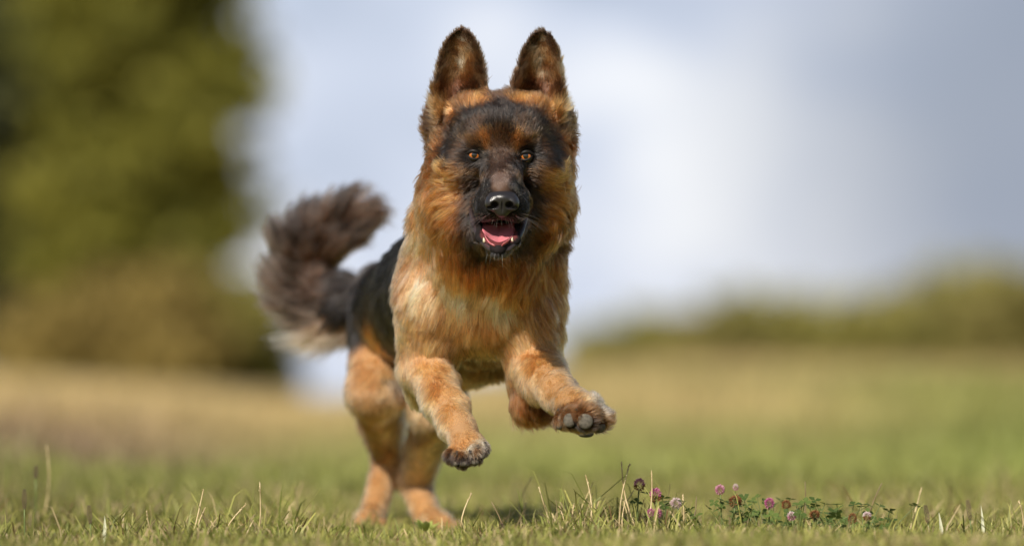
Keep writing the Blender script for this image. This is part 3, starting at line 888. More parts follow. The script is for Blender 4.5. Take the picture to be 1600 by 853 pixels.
# tail
co('K', (590, 465), (560, 465), (545, 480), Y=8.93); co('D', (520, 470), (505, 440), (530, 500), (470, 410), (485, 385), (495, 420), Y=8.97); co('M', (480, 470), (460, 440), (490, 480), (475, 490), Y=8.99)
co('D', (505, 370), (530, 350), (550, 345), (560, 350), (515, 395), Y=8.98); co('W', (540, 515), (520, 515), Y=8.97); co('C', (530, 520), Y=8.97); co('M', (450, 465), (455, 425), (490, 365), (500, 500), Y=9.0); co('G', (462, 478), Y=9.0); co('K', (520, 350), (500, 380), (545, 350), (470, 395), (530, 490), Y=8.98)
C_pos = np.array([c[0] for c in COLR]); C_val = np.array([c[1] for c in COLR])
def coat_colour(p, jit=0.0):
    q = p.copy()
    if jit: q += rng.normal(size=p.shape) * jit
    q += 0.004 * np.stack([wobble(p, 160, 11), 0 * p[:, 0], wobble(p, 160, 12)], 1)
    return idw(q, C_pos, np.sqrt(C_val), 2.6, 0.004, 0.5) ** 2

# ------------------------------------------------------------------ per-vertex coat fields
vf = idw(bv, F_pos, np.concatenate([F_dir, F_val], 1), 2.0, 0.008, 0.75)
v_dir, v_len, v_lift, v_den = vf[:, :3], vf[:, 3] * 0.001, vf[:, 4], vf[:, 5]
vpx, vpy = toPx(bv)
# bare places: nose leather, mouth, eyelid slits, pads
def bare(px, py, cx, cy, rx, ry):
    return ((px - cx) / rx) ** 2 + ((py - cy) / ry) ** 2 < 1
front = bv[:, 1] < 7.99
no = front & (bare(vpx, vpy, 784.5, 316, 25, 19) & (bv[:, 1] < 7.93))
no |= (bv[:, 1] < 8.01) & (bare(vpx, vpy, HX - 41, 243, 11.0, 6.8) | bare(vpx, vpy, HX + 40, 244, 11.0, 6.8))
no |= (bv[:, 1] < 8.0) & bare(vpx, vpy, HX - 5, 367, 38, 20)
no |= (bv[:, 1] < 8.0) & bare(vpx, vpy, HX - 4, 374, 27, 19)
PADS = [(890, 656, 10, 11, 0), (914.5, 657, 12, 13, 0), (936, 666, 10, 10, 0), (874, 664, 6, 6, 0), (915, 677, 13, 5, 0),
        (725, 723, 8, 4.5, 0), (742, 720, 7, 5.5, 0), (712, 723, 4, 4, 0), (754, 711, 4, 5, 0)]
CLAWS = [(873, 641, 0, -3, 9), (902, 640, 1, -1, 10), (927, 637, 1, -1, 9), (938, 641, 3, -1, 8),
         (715, 706, -1, 3, 9), (735, 704, 0, 2, 10), (746, 697, 1, 2, 10), (757, 692, 3, 3, 9)]
for px_, py_, rx, ry, _ in PADS:
    no |= (bv[:, 1] < 8.0) & (bn[:, 1] < -0.05) & bare(vpx, vpy, px_, py_, rx * 0.95, ry * 0.95)
mouth_in = no & bare(vpx, vpy, HX - 4, 366, 29, 17)
lip_skin = no & (vpy > 338) & (vpy < 400) & (vpx > 730) & (vpx < 830) & ~mouth_in
v_den = np.where(no, 0.0, v_den)
# ------------------------------------------------------------------ growing the hairs
N_HAIR = 360000
STEPS = 6
tri = np.concatenate([bq[:, [0, 1, 2]], bq[:, [0, 2, 3]]])
ta = 0.5 * np.linalg.norm(np.cross(bv[tri[:, 1]] - bv[tri[:, 0]], bv[tri[:, 2]] - bv[tri[:, 0]]), axis=1)
tn = bn[tri].mean(1)
tden = v_den[tri].mean(1) * (v_den[tri].min(1) > 0)
view = np.clip(-tn[:, 1] * 1.2 + 0.75, 0.5, 1.0)      # fewer on the far side, which no one sees closely
far = np.clip((bv[tri[:, 0], 1] - 8.35) / 0.3, 0, 1)
wgt = ta * tden * view * (1 - 0.55 * far)
cdf = np.cumsum(wgt); cdf /= cdf[-1]
ti = np.searchsorted(cdf, rng.random(N_HAIR)).clip(0, len(tri) - 1)
u, v = rng.random(N_HAIR), rng.random(N_HAIR)
f = u + v > 1
u[f], v[f] = 1 - u[f], 1 - v[f]
bc = np.stack([1 - u - v, u, v], 1)
T = tri[ti]
lerp = lambda a: (a[T] * (bc[:, :, None] if a.ndim == 2 else bc)).sum(1)
root = lerp(bv)
nor = lerp(bn); nor /= np.linalg.norm(nor, axis=1)[:, None]
hd, hl, hf = lerp(v_dir), lerp(v_len), lerp(v_lift)
def strands(root, nor, hd, hl, hf, rough):
    n = len(root)
    # wavy disturbance of the lie, shared by neighbours, then a little per hair
    hd = hd / (np.linalg.norm(hd, axis=1)[:, None] + 1e-9)
    hd = hd + 0.28 * np.stack([wobble(root, 130, 21), wobble(root, 130, 22), wobble(root, 130, 23)], 1)
    hd = hd + 0.16 * np.stack([wobble(root, 420, 24), wobble(root, 420, 25), wobble(root, 420, 26)], 1)
    hd = hd + rng.normal(size=(n, 3)) * rough
    tan = hd - nor * (hd * nor).sum(1)[:, None]
    tan /= np.linalg.norm(tan, axis=1)[:, None] + 1e-9
    lift = np.radians(np.clip(hf * (1 + 0.3 * rng.normal(size=n)) + 6 * wobble(root, 200, 27), 5, 75))
    pts = np.zeros((n, STEPS, 3))
    pts[:, 0] = root - nor * 0.0008
    ts = np.linspace(0, 1, STEPS)
    bend = np.clip(hl / 0.03, 0.15, 1.0)
    curl = rng.normal(size=(n, 3)) * (0.13 * np.clip(hl / 0.04, .2, 1))[:, None]
    for i in range(1, STEPS):
        t = (ts[i] + ts[i - 1]) / 2
        a = lift * (1.15 - 1.1 * t * bend)
        d = tan * np.cos(a)[:, None] + nor * np.sin(a)[:, None] + curl * t
        d[:, 2] -= 0.18 * t * bend
        d /= np.linalg.norm(d, axis=1)[:, None]
        pts[:, i] = pts[:, i - 1] + d * (hl / (STEPS - 1))[:, None]
    return pts
hl = hl * rng.uniform(0.6, 1.12, N_HAIR) * (1 + 0.12 * wobble(root, 110, 31))
pts = strands(root, nor, hd, hl, hf, 0.10)

def clump(pts, root, floor, size, strength, power):
    """Draw hairs towards the hair at the middle of their lock, more towards the tips."""
    n = len(root)
    want = np.clip(floor + size * hl, 0.002, 0.03)            # lock spacing follows hair length
    order = rng.permutation(n)
    keep = rng.random(n) < np.clip((0.0028 / want) ** 2 * 0.18, 0.0, 1.0)
    cid = np.nonzero(keep)[0]
    kd = kdtree.KDTree(len(cid))
    for k, i in enumerate(cid):
        kd.insert(root[i], k)
    kd.balance()
    fnd = kd.find
    near = np.fromiter((fnd(r)[1] for r in root), dtype=np.int64, count=n)
    lead = cid[near]
    off = pts - root[:, None]
    goal = pts[lead] + (root - root[lead])[:, None] * 0.25
    ok = (np.linalg.norm(root - root[lead], axis=1) < want * 3.0) & ((nor * nor[lead]).sum(1) > 0.3)
    ts = np.linspace(0, 1, STEPS) ** power
    w = (strength * ok * np.clip(hl / 0.02, 0.35, 1.0) * rng.uniform(0.5, 1.0, n))[:, None, None] * ts[None, :, None]
    return pts * (1 - w) + goal * w, lead
pts, lead2 = clump(pts, root, 0.004, 0.26, 0.42, 1.5)
pts, lead = clump(pts, root, 0.0014, 0.050, 0.80, 0.9)

lroot = np.where((np.linalg.norm(root - root[lead], axis=1) < 0.008)[:, None], 0.55 * root + 0.45 * root[lead], root)
base = coat_colour(lroot + 0.003 * rng.normal(size=(N_HAIR, 3))[lead], 0.0012)
shade = 1.0 + 0.20 * rng.normal(size=N_HAIR) + 0.30 * rng.normal(size=N_HAIR)[lead] + 0.16 * rng.normal(size=N_HAIR)[lead2]
shade = np.clip(shade * (1 + 0.15 * wobble(root, 90, 41)), 0.45, 1.7)
hc = np.clip(base * shade[:, None], 0.006, 0.85)
# banded guard hairs: some tan hairs carry dark tips, some dark ones pale ones
lg = np.clip((hl - .016) / .02, 0, 1)[:, None] * ((hc.mean(1) > .06) & (hc.mean(1) < .45))[:, None]
hc = hc * (1 - lg * np.array([0, .15, .16]))        # the long coat is the redder one
lum = hc.mean(1)
tipk = np.ones((N_HAIR, 3))
sel = (rng.random(N_HAIR)[lead] < 0.12) & (lum > 0.08) & (hl > 0.015); tipk[sel] = 0.35
sel = (rng.random(N_HAIR)[lead] < 0.30) & (lum > 0.08); tipk[sel] = (1.35, 1.42, 1.55)
sel = (rng.random(N_HAIR) < 0.10) & (lum < 0.05); tipk[sel] = (4.0, 3.8, 3.6)
ramp_t = (np.linspace(0, 1, STEPS) ** 1.5)[None, :, None]
under = (1 - np.linspace(0, 1, STEPS) * 1.6).clip(0, 1)[None, :, None]      # greyish-brown undercoat at the root, darkened further as shade between locks
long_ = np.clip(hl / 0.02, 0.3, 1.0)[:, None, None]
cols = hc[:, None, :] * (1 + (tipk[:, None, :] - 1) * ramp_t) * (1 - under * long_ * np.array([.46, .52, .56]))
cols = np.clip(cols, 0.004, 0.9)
r0 = np.clip(0.00022 + hl * 0.0075, 0.00024, 0.00050) * rng.uniform(0.7, 1.25, N_HAIR)
rad = r0[:, None] * (1 - np.linspace(0, 1, STEPS) ** 1.6 * 0.82)[None]

hm = bpy.data.materials.new('hair')
hm.use_nodes = True
ht = hm.node_tree
ht.nodes.clear()
ho = ht.nodes.new('ShaderNodeOutputMaterial')
hb = ht.nodes.new('ShaderNodeBsdfHairPrincipled')
hb.parametrization = 'COLOR'
hb.inputs['Roughness'].default_value = 0.30
hb.inputs['Radial Roughness'].default_value = 0.55
hb.inputs['IOR'].default_value = 1.40
ha = ht.nodes.new('ShaderNodeAttribute')
ha.attribute_name = 'pigment'
ht.links.new(ha.outputs['Color'], hb.inputs['Color'])
ht.links.new(hb.outputs[0], ho.inputs[0])

def hair_object(name, pts, rad, cols, mat, parent):
    n, s = pts.shape[:2]
    c = bpy.data.hair_curves.new(name)
    c.add_curves([s] * n)
    c.attributes['position'].data.foreach_set('vector', pts.astype(np.float32).ravel())
    (c.attributes.get('radius') or c.attributes.new('radius', 'FLOAT', 'POINT')).data.foreach_set('value', rad.astype(np.float32).ravel())
    a = c.attributes.new('pigment', 'FLOAT_COLOR', 'POINT')
    a.data.foreach_set('color', np.concatenate([cols, np.ones((n, s, 1))], 2).astype(np.float32).ravel())
    o = bpy.data.objects.new(name, c)
    COL.objects.link(o)
    c.materials.append(mat)
    o.parent = parent
    return o

skin = Mat('skin', Roughness=0.8, Specular_IOR_Level=0.12)
skin.link(skin.attr('pigment'), skin.b.inputs['Base Color'])
dog = mesh_obj('dog', bv, bq, skin.m)
vc = coat_colour(bv)
vc = np.where(vc.mean(1, keepdims=True) > .1, vc * np.array([.62, .74, .90]), vc * .5)
vc[lip_skin] = (.014, .011, .011)
vc[mouth_in] = (.10, .025, .025)
a = dog.data.attributes.new('pigment', 'FLOAT_COLOR', 'POINT')
a.data.foreach_set('color', np.concatenate([vc, np.ones((len(bv), 1))], 1).astype(np.float32).ravel())
tag(dog, 'black and tan long-haired shepherd dog leaping towards the camera with mouth open', 'dog')
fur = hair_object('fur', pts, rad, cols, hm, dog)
tag(fur, kind='stuff')
# ------------------------------------------------------------------ eyes, nose, mouth, pads and claws
def blob(name, prims, h, mat, parent, label=None):
    v, q = surface(prims, h)
    o = mesh_obj(name, v, q, mat, parent)
    return o
def surfY(px, py):
    return float(snap(px, py)[1])
m_sclera = Mat('sclera', Base_Color=(.035, .02, .014, 1), Roughness=.08, Coat_Weight=1.0, Coat_Roughness=.02)
m_iris = Mat('iris', Roughness=.12, Coat_Weight=1.0, Coat_Roughness=.02)
_t = m_iris.attr('pigment')
m_iris.link(_t, m_iris.b.inputs['Base Color'])
m_pupil = Mat('pupil', Base_Color=(.006, .005, .005, 1), Roughness=.05, Coat_Weight=1.0, Coat_Roughness=.02)
m_lid = Mat('eyelid', Base_Color=(.010, .008, .007, 1), Roughness=.5, Specular_IOR_Level=.2)
def cap(c, r, half, rings, seg, axis):
    """Spherical cap round a gaze axis."""
    z = Vector(axis).normalized(); x = z.cross(Vector((0, 0, 1))).normalized(); y = z.cross(x)
    vs, fs = [np.array(c) + r * np.array(z)], []
    for i in range(1, rings + 1):
        a = half * i / rings
        for j in range(seg):
            b = 2 * math.pi * j / seg
            vs.append(np.array(c) + r * np.array(z * math.cos(a) + (x * math.cos(b) + y * math.sin(b)) * math.sin(a)))
    for j in range(seg):
        fs.append((0, 1 + j, 1 + (j + 1) % seg))
    for i in range(rings - 1):
        for j in range(seg):
            a0 = 1 + i * seg + j; a1 = 1 + i * seg + (j + 1) % seg
            fs.append((a0, a0 + seg, a1 + seg, a1))
    return np.array(vs), fs
def tube(name, pts, radii, mat, parent, seg=8, closed=False):
    pts = [Vector(p) for p in pts]
    n = len(pts)
    vs, fs = [], []
    ref = Vector((0.13, 0.2, 0.97)).normalized()
    for i, p in enumerate(pts):
        a = pts[(i - 1) % n] if (closed or i > 0) else p
        b = pts[(i + 1) % n] if (closed or i < n - 1) else p
        d = (b - a).normalized()
        rf = ref if abs(d.dot(ref)) < 0.92 else Vector((1, 0, 0))
        x = d.cross(rf).normalized(); y = d.cross(x)
        for j in range(seg):
            t = 2 * math.pi * j / seg
            vs.append(p + (x * math.cos(t) + y * math.sin(t)) * radii[i])
    m = n if closed else n - 1
    for i in range(m):
        for j in range(seg):
            a0 = i * seg + j; a1 = i * seg + (j + 1) % seg
            b0 = ((i + 1) % n) * seg + j; b1 = ((i + 1) % n) * seg + (j + 1) % seg
            fs.append((a0, a1, b1, b0))
    if not closed:
        fs.append(tuple(range(seg))[::-1]); fs.append(tuple(range((n - 1) * seg, n * seg)))
    return mesh_obj(name, vs, fs, mat, parent)
ER = 13.0 * PX
for ex, ey, sg in ((741.0, 242.6, -1), (821.5, 244.0, 1)):
    ys = np.mean([surfY(ex + 13 * math.cos(t), ey + 9 * math.sin(t)) for t in np.linspace(0, 6.28, 9)[:-1]])
    ec = P(ex, ey, ys + ER * 0.80)
    gaze = (Vector((0, 0, CAM_H + 0.02)) - Vector(ec)).normalized()
    v, fcs = cap(ec, ER, math.pi * 0.8, 16, 28, gaze)
    eye = mesh_obj('eye', v, fcs, m_sclera.m, dog)
    v, fcs = cap(ec, ER * 1.012, 0.66, 14, 40, gaze)
    iris = mesh_obj('iris', v, fcs, m_iris.m, eye)
    rr = np.array([0.0] + [i / 14 for i in range(1, 15) for j in range(40)])
    th = np.array([0.0] + [j for i in range(1, 15) for j in range(40)])
    streak = 0.85 + 0.25 * np.sin(th * 2.3 + 1.3 * np.sin(th * 5.1)) * np.sin(rr * 9)
    amber = np.array([.48, .14, .02])
    pig = amber[None] * (streak * np.interp(rr, [0, .35, .6, .86, 1], [.35, .55, 1.0, .85, .12]))[:, None]
    a = iris.data.attributes.new('pigment', 'FLOAT_COLOR', 'POINT')
    a.data.foreach_set('color', np.concatenate([pig, np.ones((len(v), 1))], 1).astype(np.float32).ravel())
    v, fcs = cap(ec, ER * 1.026, 0.33, 5, 24, gaze)
    mesh_obj('pupil', v, fcs, m_pupil.m, eye)
    # almond rim of dark skin lying on the ball
    for side, hgt in (('upper_eyelid', 6.0), ('lower_eyelid', -6.6)):
        pts_, rad_ = [], []
        for k in range(15):
            t = -1 + 2 * k / 14
            ox = 11.0 * t
            oy = hgt * (1 - abs(t) ** 2.2) ** 0.8 - 1.6 * t * -sg * 0.8
            x, z = ox * PX, oy * PX
            rr_ = ER * 1.09
            yy = -math.sqrt(max(rr_ ** 2 - x * x - z * z, (0.35 * rr_) ** 2))
            pts_.append(ec + np.array([x, yy, z]))
            rad_.append((3.4 if hgt > 0 else 1.8) * PX * (0.55 + 0.45 * (1 - t * t)))
        tube(side, pts_, rad_, m_lid.m, dog, 8)
# nose leather
m_nose = Mat('nose_leather', Base_Color=(.018, .016, .017, 1), Roughness=.30, Specular_IOR_Level=.6)
_v = m_nose.node('ShaderNodeTexVoronoi'); _v.inputs['Scale'].default_value = 900
_c = m_nose.node('ShaderNodeTexCoord'); m_nose.link(_c.outputs['Object'], _v.inputs['Vector'])
m_nose.bump(_v.outputs['Distance'], 0.35, 0.0006)
NX, NY, NZ = 784.5, 315.5, 7.892
nose_pr = [
    ell((NX, NY - 6, NZ + .001), (22, 11, 20), 7), ell((NX, NY + 3, NZ + .001), (21, 14, 17), 8),
    ell((NX - 16.5, NY + 2, NZ - .001), (10.5, 12, 16), 6), ell((NX + 16.5, NY + 2, NZ - .001), (10.5, 12, 16), 6),
    ell((NX, NY + 15, NZ + .002), (10, 10, 13), 8), ell((NX, NY - 11, NZ + .007), (19, 9, 16), 8),
    ell((NX - 11.5, NY + 5, NZ - .013), (6.2, 5.2, 14), 3, 's'), ell((NX + 11.5, NY + 5, NZ - .013), (6.2, 5.2, 14), 3, 's'),
    ell((NX - 19, NY + 9, NZ - .010), (6.5, 2.4, 11), 2, 's'), ell((NX + 19, NY + 9, NZ - .010), (6.5, 2.4, 11), 2, 's'),
    ell((NX, NY + 14, NZ - .015), (1.4, 14, 7), 2, 's'),
]
blob('nose', nose_pr, 0.0007, m_nose.m, dog)
# tongue, gum and lower teeth
m_tongue = Mat('tongue', Base_Color=(.56, .17, .20, 1), Roughness=.33, Subsurface_Weight=.25, Subsurface_Scale=.004)
m_tongue.b.inputs['Subsurface Radius'].default_value = (1, .4, .3)
m_tongue.bump(m_tongue.noise(1400, 2), 0.3, 0.0006)
nu, nv = 13, 15
tv, tf = [], []
for j in range(nv):                       # a flat wet tongue lying in the jaw, edges curled up, groove in the middle
    w_ = j / (nv - 1)
    hw = np.interp(w_, [0, .35, .7, .88, 1], [28, 27, 20.5, 15, 7])
    for i in range(nu):
        u_ = -1 + 2 * i / (nu - 1)
        py_ = 346 + 41 * w_ - 6 * abs(u_) ** 2.5 * w_ + 2.2 * math.exp(-(u_ / .16) ** 2) + 1.5 * math.sin(5 * u_ + 7 * w_)
        tv.append(P(779 + hw * u_, py_, 7.972 - .077 * w_ + .004 * math.cos(u_ * 1.5) - .004 * abs(u_) ** 3))
top = len(tv)
for j in range(nv):
    for i in range(nu):
        c = np.array(tv[j * nu + i])
        e = 1 if i in (0, nu - 1) or j == nv - 1 else 3
        tv.append(c + np.array([0, .002 * e, -.0016 * e]))
for L_ in (0, top):
    for j in range(nv - 1):
        for i in range(nu - 1):
            q_ = (L_ + j * nu + i, L_ + (j + 1) * nu + i, L_ + (j + 1) * nu + i + 1, L_ + j * nu + i + 1)
            tf.append(q_ if L_ == 0 else q_[::-1])
rim = [j * nu for j in range(nv)] + [(nv - 1) * nu + i for i in range(1, nu)] + [j * nu + nu - 1 for j in range(nv - 2, -1, -1)]
for k in range(len(rim) - 1):
    tf.append((rim[k], rim[k] + top, rim[k + 1] + top, rim[k + 1]))
mesh_obj('tongue', tv, tf, m_tongue.m, dog)
m_lip = Mat('lip', Base_Color=(.035, .024, .025, 1), Roughness=.28)
m_lip.bump(m_lip.noise(500, 3), .5, .001)
tube('lip', [P(*p) for p in ((735, 326, 7.972), (738.5, 345, 7.958), (744, 360, 7.942), (752, 376, 7.923), (765, 389, 7.907), (779, 394, 7.901), (794, 390, 7.907), (807, 377, 7.923), (815, 360, 7.942), (820, 344, 7.958), (822, 328, 7.972))],
     [k * PX for k in (3, 4.6, 5.2, 5, 4.6, 4.4, 4.6, 5, 5, 4.4, 3)], m_lip.m, dog, 10)
m_gum = Mat('gum', Base_Color=(.06, .03, .032, 1), Roughness=.25)
gp = [P(*p) for p in ((750, 362, 7.937), (755, 378, 7.918), (764, 386, 7.906), (778, 389, 7.901), (792, 387, 7.906), (801, 378, 7.918), (807, 362, 7.937))]
tube('gum', gp, [2.6 * PX, 3 * PX, 3 * PX, 3 * PX, 3 * PX, 3 * PX, 2.6 * PX], m_gum.m, dog, 10)
m_tooth = Mat('tooth_enamel', Base_Color=(.55, .47, .33, 1), Roughness=.22)
for tx, ty, tz, r, hgt, lean in ((756.5, 379, 7.913, 2.2, 8, -1), (800, 378, 7.913, 2.2, 7.5, 1), (768, 386.5, 7.903, 1.9, 3.6, 0), (773, 388, 7.901, 1.9, 3.2, 0),
                                 (778, 388.5, 7.900, 1.9, 3, 0), (783, 388, 7.901, 1.9, 3.2, 0), (788, 387, 7.903, 1.9, 3.6, 0)):
    ps = [P(tx + lean * t * t, ty - hgt * t, tz - .001 * math.sin(3 * t)) for t in (0, .35, .65, .88, 1.0)]
    tube('tooth', ps, [r * k * PX for k in (1, .95, .72, .4, .12)], m_tooth.m, dog, 8)
# pads and claws of the raised forepaws
m_pad = Mat('paw_pad', Roughness=.75)
m_pad.link(m_pad.ramp(m_pad.noise(260, 4), [(.3, (.045, .038, .028)), (.65, (.115, .10, .075))]), m_pad.b.inputs['Base Color'])
m_pad.bump(m_pad.noise(900, 3), .7, .0012)
for px_, py_, rx, ry, dz in PADS:
    Y = surfY(px_, py_)
    blob('paw_pad', [ell((px_, py_, Y + .0030 + dz), (rx, ry, 5), 4), ell((px_ + .5, py_ + 2, Y + .0028 + dz), (rx * .8, ry * .75, 5.2), 4)], 0.0013, m_pad.m, dog)
m_claw = Mat('claw', Base_Color=(.035, .028, .022, 1), Roughness=.28)
for px_, py_, dx_, dy_, ln in CLAWS:
    Y = surfY(px_, py_)
    ps = [P(px_ + dx_ * t, py_ + dy_ * t + 2 * t * t, Y + .004 - ln * PX * t) for t in (0, .3, .6, .85, 1.0)]
    tube('claw', ps, [k * PX for k in (3.3, 3.1, 2.5, 1.6, .6)], m_claw.m, dog, 8)
# whiskers and chin bristles
wp, wr, wc = [], [], []
for (x0, y0, dx, dy, ln, pale) in ([(HX + s_ * (18 + 3 * k), 334 + 2.5 * (k % 3), s_ * (.8 + .1 * k), .5 - .15 * (k % 4), 38 + 6 * (k % 3), 0) for k in range(6) for s_ in (-1, 1)]
        + [(HX - 12 + 3.2 * k, 342 + (k % 2) * 2, -.4 + .1 * k, 1, 8 + 3 * (k % 3), 1) for k in range(9)] + [(HX - 26 + 5.5 * k, 392 + 5 * math.sin(k * .33), -.4 + .09 * k, 1, 10 + 4 * (k % 3), k % 2) for k in range(10)]):
    p0 = snap(x0, y0)
    d = np.array([dx, -.35, -dy]); d /= np.linalg.norm(d)
    L = ln * PX
    t = np.linspace(0, 1, STEPS)[:, None]
    pp = p0 + d * t * L + np.array([0, .25, -.25]) * (t * t) * L
    wp.append(pp); wr.append(np.linspace(.00026, .00006, STEPS)); wc.append(np.tile([.65, .6, .5] if pale else [.03, .026, .022], (STEPS, 1)))
wk = hair_object('whisker', np.array(wp), np.array(wr), np.array(wc), hm, dog)
tag(wk, kind='stuff')
# ================================================================== small plants in the focused strip of turf
GRASS_Y = 7.97
def ground_pt(px, Y=GRASS_Y):
    x = px_x(px, Y)
    return np.array([x, Y, float(land(np.array([x]), np.array([Y]))[0])])
def empty(name, loc, label, cat, group=None):
    o = bpy.data.objects.new(name, None)
    COL.objects.link(o)
    o.location = loc
    o.empty_display_size = .02
    return tag(o, label, cat, group)
m_straw = Mat('straw', Roughness=.55)
m_straw.link(m_straw.ramp(m_straw.noise(60, 3), [(.3, (.34, .24, .11)), (.7, (.62, .50, .29))]), m_straw.b.inputs['Base Color'])
m_dkstraw = Mat('dark_straw', Roughness=.6)
m_dkstraw.link(m_dkstraw.ramp(m_dkstraw.noise(60, 3), [(.3, (.12, .085, .04)), (.7, (.25, .18, .09))]), m_dkstraw.b.inputs['Base Color'])
m_stem = Mat('plant_stem', Base_Color=(.10, .13, .03, 1), Roughness=.5)
m_leaf = leaf_mat('clover_leaf', [(.1, (.05, .085, .02)), (.9, (.12, .17, .04))], .35)
STALKS = [  # base px, top px, top py, Y, dark, label
    (300, 318, 764, 7.97, 0, 'pale straw stalk, taller of the close pair on the left turf'),
    (308, 321, 793, 8.0, 0, 'shorter straw stalk leaning beside the taller one of the close pair'),
    (346, 385, 787, 8.0, 0, 'bent straw stalk with its tip turned sideways right of the close pair'),
    (404, 406, 754, 7.97, 0, 'tallest upright pale stalk standing alone on the left turf'),
    (380, 396, 812, 7.9, 0, 'short leaning straw stalk at the foot of the tallest upright stalk'),
    (246, 229, 798, 7.95, 0, 'thin straw stalk leaning left before the close pair'),
    (66, 73, 697, 8.75, 0, 'tall blurred stalk near the left end of the turf'),
    (2, 6, 680, 8.9, 1, 'dark green blade cut by the left picture edge'),
    (722, 737, 770, 7.97, 0, 'curved golden stalk in front of the hind paws'),
    (792, 768, 784, 8.0, 1, 'dark stalk leaning left across the shadow of the dog'),
    (870, 842, 760, 7.97, 0, 'straw stalk leaning left below the raised forepaw'),
    (884, 874, 790, 7.97, 0, 'short straw stalk between the shadow and the leaning one'),
    (906, 897, 787, 7.96, 0, 'small pale stalk beside the curved upright one below the forepaw'),
    (917, 915, 742, 7.98, 0, 'curved upright stalk under the raised forepaw'),
    (826, 831, 745, 8.5, 0, 'soft blurred stalk rising from the dog shadow'),
    (968, 984, 724, 8.0, 0, 'tall stalk crossing another one left of the tall clover head'),
    (1003, 971, 722, 7.97, 0, 'stalk leaning left in front of the tall clover head'),
    (1004, 1018, 736, 7.96, 0, 'kinked pale stalk right before the tall clover head'),
    (976, 977, 783, 7.95, 0, 'short thick straw stub at the foot of the crossing stalks'),
    (1068, 1067, 772, 7.97, 0, 'short upright stalk beside the pale clover head'),
    (1062, 1088, 775, 7.98, 1, 'green bent stalk arching right of the pale clover head'),
    (1250, 1258, 752, 8.15, 1, 'dark green stalk rising from the clover patch'),
    (1352, 1378, 754, 8.1, 1, 'dark green blade pointing right out of the clover patch'),
    (1418, 1440, 762, 8.2, 0, 'arched straw stalk between clover patch and seed spikes'),
    (1589, 1592, 782, 8.0, 0, 'yellowish stalk near the right end of the turf'),
]
rs = np.random.default_rng(401)
for bx, tx, ty, Y, dk, lab in STALKS:
    b = ground_pt(bx, Y)
    e = P(tx, ty, Y + rs.uniform(-.02, .02))
    root = empty('grass_stalk', b, lab, 'grass stalk', 'dry grass stalks standing above the turf')
    n = 7
    bow = np.array([rs.normal() * .10, rs.normal() * .08, .05]) * np.linalg.norm(e - b)
    ps = [(e - b) * t + bow * math.sin(math.pi * t) * (1 - .3 * t) for t in np.linspace(-.05, 1, n)]
    tube('stem', ps, [.00125 * (1.25 - .75 * t) for t in np.linspace(0, 1, n)], (m_dkstraw if dk else m_straw).m, root, 6)
    tip, d = Vector(ps[-1]), (Vector(ps[-1]) - Vector(ps[-2])).normalized()
    if not dk and ty < 800:
        vs, fs = [], []
        for k in range(9):
            c = tip - d * (.0015 * k) + Vector(rs.normal(size=3) * .0006)
            for q in ((0, 0, .0016), (.0007, 0, 0), (0, .0007, 0), (-.0007, 0, 0), (0, -.0007, 0), (0, 0, -.0013)):
                vs.append(c + Vector(q))
            o_ = 6 * k
            fs += [(o_, o_ + 1, o_ + 2), (o_, o_ + 2, o_ + 3), (o_, o_ + 3, o_ + 4), (o_, o_ + 4, o_ + 1), (o_ + 5, o_ + 2, o_ + 1), (o_ + 5, o_ + 3, o_ + 2), (o_ + 5, o_ + 4, o_ + 3), (o_ + 5, o_ + 1, o_ + 4)]
        mesh_obj('seed_head', vs, fs, m_straw.m, root)

def petal_mat(name, lo, hi):
    m = leaf_mat(name, [(.1, lo), (.9, hi)], .3, .55)
    return m
PINK = petal_mat('pink_petals', (.42, .10, .20), (.72, .38, .48))
DEEP = petal_mat('deep_pink_petals', (.36, .05, .17), (.62, .22, .38))
PALE = petal_mat('pale_pink_petals', (.55, .36, .38), (.80, .68, .66))
RUST = petal_mat('withered_petals', (.16, .06, .025), (.34, .15, .06))
def flower_head(root, c, rx, rz, mat, mat2, n=70):
    """Round head of many narrow florets; the lower ones may be withered."""
    r_ = np.random.default_rng(int(abs(c[0]) * 1e5) + n)
    for half, mt in ((0, mat), (1, mat2)):
        vs, fs, tn_ = [], [], []
        for k in range(n):
            zz = 1 - 2 * (k + .5) / n
            if (zz < -.15) != bool(half): continue
            a = k * 2.39996
            s = math.sqrt(1 - zz * zz)
            d = Vector((math.cos(a) * s, math.sin(a) * s, zz * .9 + .35)).normalized()
            p = Vector((math.cos(a) * s * rx * .55, math.sin(a) * s * rx * .55, zz * rz * .6))
            x = d.cross(Vector((0, 0, 1)))
            x = (x if x.length > .05 else Vector((1, 0, 0))).normalized()
            y = d.cross(x)
            L = rx * r_.uniform(.55, .85); w_ = rx * .13
            o_ = len(vs)
            vs += [p, p + d * L * .6 + x * w_, p + d * L * .6 + y * w_, p + d * L * .6 - x * w_, p + d * L * .6 - y * w_, p + d * L]
            fs += [(o_, o_ + 1, o_ + 2), (o_, o_ + 2, o_ + 3), (o_, o_ + 3, o_ + 4), (o_, o_ + 4, o_ + 1),
                   (o_ + 5, o_ + 2, o_ + 1), (o_ + 5, o_ + 3, o_ + 2), (o_ + 5, o_ + 4, o_ + 3), (o_ + 5, o_ + 1, o_ + 4)]
            t = r_.uniform(.2, .9)
            tn_ += [t * .5, t, t, t, t, min(1, t * 1.2)]
        if vs:
            o = mesh_obj('floret_crown' if not half else 'lower_florets', [Vector(v) + Vector(c) for v in vs], fs, mt, root, smooth=False)
            set_tint(o, np.array(tn_))
